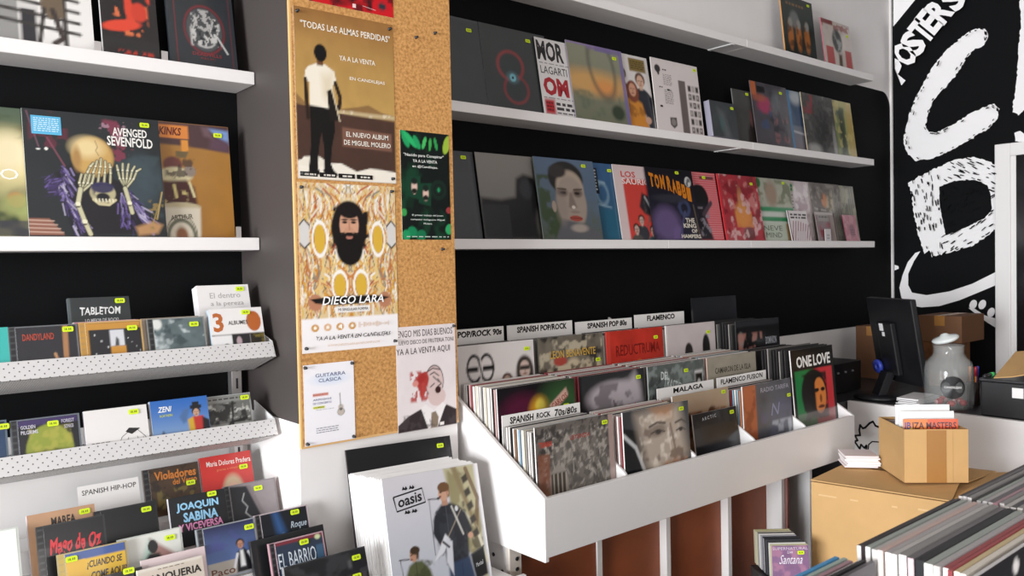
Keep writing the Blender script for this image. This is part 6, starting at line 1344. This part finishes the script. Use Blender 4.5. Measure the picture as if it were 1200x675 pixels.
flap('top_flap', q0 - up_, q1 - up_, (q3 - q0).normalized(), .012, .22); flap('top_flap', q3 - up_, q2 - up_, (q0 - q3).normalized(), .006, .2)
flap('top_flap', q1 + up_ * 2, q2 + up_ * 2, Vector((.12, -.95, 0)), .03, .15); flap('top_flap', q2 + up_, q3 * .35 + q2 * .65 + up_, Vector((.9, .1, 0)), -.02, .13)
e = (q1 - q0); fn = Vector((e.y, -e.x, 0)).normalized(); fn = fn if fn.x < 0 else -fn
SCUFF = mat('scuffed_cardboard', 'd8b484', .9)
for t0, t1, zz in ((.06, .2, .60), (.3, .36, .60), (.60, .64, .60), (.78, .95, .605)):
    m = MB(); a_, b_ = q0 + e * t0, q0 + e * t1
    m.prism([Vector((a_.x, a_.y, zz)) + fn * .0003, Vector((b_.x, b_.y, zz)) + fn * .0003, Vector((b_.x, b_.y, zz + .006)) + fn * .0003, Vector((a_.x, a_.y, zz + .006)) + fn * .0003], fn * .0008)
    local(m.build('scuff_mark', SCUFF, bb), bb)
# small open box with records on top
s0, s1 = at(1060, 566, Z=.668), at(1135, 566, Z=.668)
ex = (s1 - s0); wS = ex.length; ex.normalize(); ey = Vector((-ex.y, ex.x, 0)); ey = ey if ey.dot(s0) > 0 else -ey
MS = Matrix(((ex.x, ey.x, 0, s0.x), (ex.y, ey.y, 0, s0.y), (0, 0, 1, .669), (0, 0, 0, 1)))
sb = thing('cardboard_box', 'small open cardboard box of records on top of the large one', 'box', s0)
dS, hS, tS = .235, .185, .004
m = MB()
m.box(0, wS, 0, tS, 0, hS, M=MS); m.box(0, wS, dS - tS, dS, 0, hS, M=MS); m.box(0, tS, tS, dS - tS, 0, hS, M=MS); m.box(wS - tS, wS, tS, dS - tS, 0, hS, M=MS); m.box(tS, wS - tS, tS, dS - tS, 0, tS, M=MS)
local(m.build('carton', CARD, sb), sb)
m = MB(); m.box(wS * .35, wS * .66, -.0008, -.0002, 0, hS - .003, M=MS); local(m.build('tape_strip', TAPE, sb), sb)
m = MB(); m.box(wS * .76, wS * .765, -.0006, -.0001, 0, hS, M=MS); local(m.build('crease', CARDIN, sb), sb)
def insb(obj, x, y, z, lean=0.12):
    obj.matrix_world = MS @ Matrix.Translation((x, y, z)) @ Matrix.Rotation(-lean, 4, 'X')
a = Art(.184, .184, 70, 'd8502c'); a.grad('d8562c', 'c83a2c'); a.rect(0, 0, .45, 1, 'd88c34', .6); a.ell(.12, .3, .12, .14, 'd8b030', .3); a.ell(.86, .29, .07, .08, 'c8d028', .2); a.ell(.04, .35, .08, .1, '4a1a20', .4); a.blot('7c1c1c', 12, 4, .58, .06, .8, (.1, .24, .9, .6))
a.text('IB', .03, .06, .14, .19, '3a3a86', .02); a.text('IZA MASTERS', .17, .06, .97, .19, '4a1420', .02)
rr = cover('vinyl_single', 'red and orange single with dark capitals in the small cardboard box', 'record', 'singles in the small cardboard box', (0, 0, 0), a, .004, 0, 0, 0, ((.86, .30),), 'e8e0d8')
insb(rr, .012, .03, tS + .026, .06)
for k in range(3):
    z = tS + .0345 + (.012, .03, .008)[k] ; o = link(bpy.data.objects.new('vinyl_single', card_mesh(.186, .186, .004, 'f2f0ee', 'f4f2f0', 'f4f2f0', PAPER)))
    insb(o, .008 if k < 1 else .006 + .012 * (k == 2), .055 + .03 * k, z, .06); tag(o, ('front', 'middle', 'rear')[k] + ' white sleeve sticking up behind the red and orange single', 'record', 'singles in the small cardboard box')
for k in range(5):
    o = link(bpy.data.objects.new('vinyl_single', card_mesh(.184, .176, .004, *[('c8b8b0', 'b8a8a0', 'a09890'), ('8a3a34', '8a3a34', '702c28'), ('d8d0c8', 'd0c8c0', 'c0b8b0')][k % 3])))
    insb(o, .014, .15 + .011 * k, tS + .001, .06); tag(o, ('cream', 'dark red', 'pale')[k % 3] + ' edged single, %s of the rear ones in the small cardboard box' % ORD[k], 'record', 'singles in the small cardboard box')
# white paper stack beside it
ps = thing('paper_stack', 'stack of white flyers on the large cardboard box', 'papers', (2.955, 1.505, .669))
rng = random.Random(8)
for k in range(7):
    m = MB(); M = Matrix.Translation((rng.uniform(-.004, .004), rng.uniform(-.004, .004), .0005 + .0062 * k)) @ Matrix.Rotation(math.atan2(ex.y, ex.x) - .06 + rng.uniform(-.05, .05), 4, 'Z')
    m.box(-.062, .055, -.058, .055, 0, .0058, M=M); m.build('paper_sheet', PAPERW if k % 3 else mat('pinkish_paper_%s' % 'abc'[k // 3], 'efe2e4', .7), ps)

# ================================================================== row of CDs on a crate before the base cabinet
yv = math.atan2(.9, .55)
cd0 = Vector((2.453, 1.564, EYE - .992)); cdx = (Vector((2.550, 1.483, 0)) - Vector((2.453, 1.564, 0))).normalized(); cdy = Vector((-cdx.y, cdx.x, 0)); cdy = cdy if cdy.dot(cd0) > 0 else -cdy
MC = Matrix(((cdx.x, cdy.x, 0, cd0.x), (cdx.y, cdy.y, 0, cd0.y), (0, 0, 1, cd0.z - .118), (0, 0, 0, 1)))
a = Art(.128, .119, 50, '8c6a8c'); a.tex(.15, 5, 3); a.blot('b8849c', 5, 4, .5, .15, .7); a.text('SUPERNATURAL', .02, .04, .98, .12, 'd8ccd8', .0); a.text('Live', .42, .14, .56, .22, 'f0e8f0', 0, .2); a.text('Santana', .18, .26, .80, .52, 'f0e8f0', .0, .3)
o = cover('compact_disc_sleeve', 'purple CD with white script lettering at the front of the low CD row', 'compact disc', 'CDs in the low row', (0, 0, 0), a, .009, 0, 0, 0, ((.78, .2),), 'e8d8d8')
o.matrix_world = MC @ Matrix.Rotation(-.1, 4, 'X')
for k in range(11):
    c = [('d8d0a0', 'd8d4a8'), ('d8d8d4', 'e4e4e0'), ('2a2a2e', '3a3a3e'), ('303034', '46464a'), ('d0d0d0', '24242a'), ('8a8a90', '34343a'), ('d4d4d0', '9a989c'), ('c8c8c4', 'dcd8d4'), ('b0b4b0', '6a6866'), ('d0c8b8', 'b8b090'), ('c0bca8', 'b0a880')][k]
    o = link(bpy.data.objects.new('compact_disc_sleeve', card_mesh(.128, .119, .0092, c[0], c[1], c[1])))
    o.matrix_world = MC @ Matrix.Translation((-.002 * k + .001 * (k % 3), .0125 * (k + 1), .0012 * k)) @ Matrix.Rotation(-.1, 4, 'X')
    tag(o, 'CD packed behind the purple one, %s from the front of the low row' % ORD[k + 1], 'compact disc', 'CDs in the low row')
kr = thing('compact_disc_crate', 'low dark stand under the row of CDs before the base cabinet', 'stand', (cd0.x, cd0.y, 0))
m = MB(); h0 = cd0.z - .1195
MK = Matrix(((cdx.x, cdy.x, 0, cd0.x), (cdx.y, cdy.y, 0, cd0.y), (0, 0, 1, 0), (0, 0, 0, 1)))
m.box(-.03, .140, -.012, .155, 0, h0, M=MK); local(m.build('stand_body', BLKG, kr), kr)

# ================================================================== near island with records seen from above
IX, IYF, IZ = 1.05, .535, 1.06
isl = thing('record_island', 'dark record island in the lower right foreground', 'record bin', (1.4, .4, 0))
m = MB(); m.box(.70, 2.10, .14, .60, 0, IZ - .3185); local(m.build('base_body', BLKG, isl), isl)
m = MB(); m.box(.70, 2.10, .590, .60, IZ - .3185, IZ - .10); local(m.build('rear_panel', BLKG, isl), isl)
for x in (1.0425, 1.375, 1.711):
    m = MB(); m.box(x - .003, x + .003, .14, .585, IZ - .318, IZ - .22); local(m.build('divider', BLKG, isl), isl)
def island(col, x, rows, name):
    y = IYF
    for k, (c, th) in enumerate(rows):
        sp, tp = c
        o = link(bpy.data.objects.new('record_sleeve', card_mesh(LPW, .315, th + .0015, sp, tp, tp)))
        o.location = (x + _rs.uniform(-.004, .004), y - th / 2 - .001, IZ - .3155 + _rs.uniform(0, .004)); o.rotation_euler = (-.02, 0, _rs.uniform(-.0018, .0018))
        y -= th + .0030
        tag(o, '%s record from the back, %s island column, %s on top' % (ORD[k], name, _nm[tp]), 'record', 'records in the near island')
WH = 'efe9e6'
_nm = {'3a3536': 'blackish', '8a8886': 'mid grey', 'b8b4b0': 'light grey', '9aa09a': 'greenish grey', 'c0a8a0': 'pinkish', '6a6668': 'dark grey', '242426': 'black', 'a8a4a4': 'silver grey', '9c4a4c': 'dull red', 'c8b48c': 'tan', 'd8d0c4': 'cream', '4c94c4': 'sky blue', 'a88890': 'dull pink', 'a0b0a8': 'pale green', '504c50': 'charcoal'}
island(0, IX, [((WH, '3a3536'), .004), (('2a1a1c', '3a3536'), .003), ((WH, '9aa09a'), .005), ((WH, 'b8b4b0'), .007), (('e4dcd4', 'c0a8a0'), .005), ((WH, 'a8a4a4'), .006), (('f4f0ee', 'b8b4b0'), .006), (('f4f0ee', '8a8886'), .008), (('d8b8bc', '6a6668'), .006), (('16161a', '242426'), .010), (('e8e6dc', '9aa09a'), .009), (('dcd0c8', 'a8a4a4'), .006), (('f4ece8', '9c4a4c'), .005), (('8a2c34', '9c4a4c'), .003), (('f0e8d8', 'c8b48c'), .005), ((WH, 'd8d0c4'), .005)], 'nearest')
island(1, 1.384, [((WH, '3a3536'), .004), ((WH, '6a6668'), .004), ((WH, '8a8886'), .005), (('2c2a2c', '3a3536'), .003), ((WH, '9aa09a'), .005), (('f4f0ee', 'a8a4a4'), .006), ((WH, '6a6668'), .005), (('c89098', 'a88890'), .004), ((WH, '8a8886'), .005), (('e8e0d8', 'b8b4b0'), .006), ((WH, '504c50'), .006), (('d8d0c8', '8a8886'), .006), ((WH, 'b8b4b0'), .006)], 'middle')
island(2, 1.720, [((WH, '6a6668'), .005), ((WH, '8a8886'), .005), (('2c2a2c', '3a3536'), .004), ((WH, 'a8a4a4'), .006), (('c89098', 'a88890'), .004), ((WH, '6a6668'), .006), ((WH, '8a8886'), .006)], 'far right')
# the last record of the nearest column shows its dark cover; left column stands a little lower
a = A(60, '1c1d22'); a.tex(.3, 5, 3); a.blot('4a4c50', 5, 6, .58, .1, .8, (.3, .3, 1, 1)); a.ell(.42, .06, .035, .03, 'f0ecec', .2)
cover('vinyl_record', 'black cover at the front of the nearest column of the near island', 'record', 'records in the near island', (1.046, .386, IZ - .3155), a, .005, .02, 0, 0, (), 'd8d4d0', 'd8d4d4')
y = .556
for k, (sp, tp) in enumerate((('4c94c4', '4c94c4'), ('a0b0a8', 'a0b0a8'), ('a88890', 'a88890'), ('b8b4b0', 'b8b4b0'), ('242426', '242426'), ('504c50', '504c50'))):
    o = link(bpy.data.objects.new('record_sleeve', card_mesh(LPW, .300 if k < 4 else .306, .006, sp, tp, tp))); o.location = (.718 + .004 * (k % 2), y - .003, IZ - .3155); o.rotation_euler = (-.02, 0, 0); y -= .0095
    tag(o, '%s record from the back, left island column, %s on top' % (ORD[k], _nm[tp]), 'record', 'records in the near island')
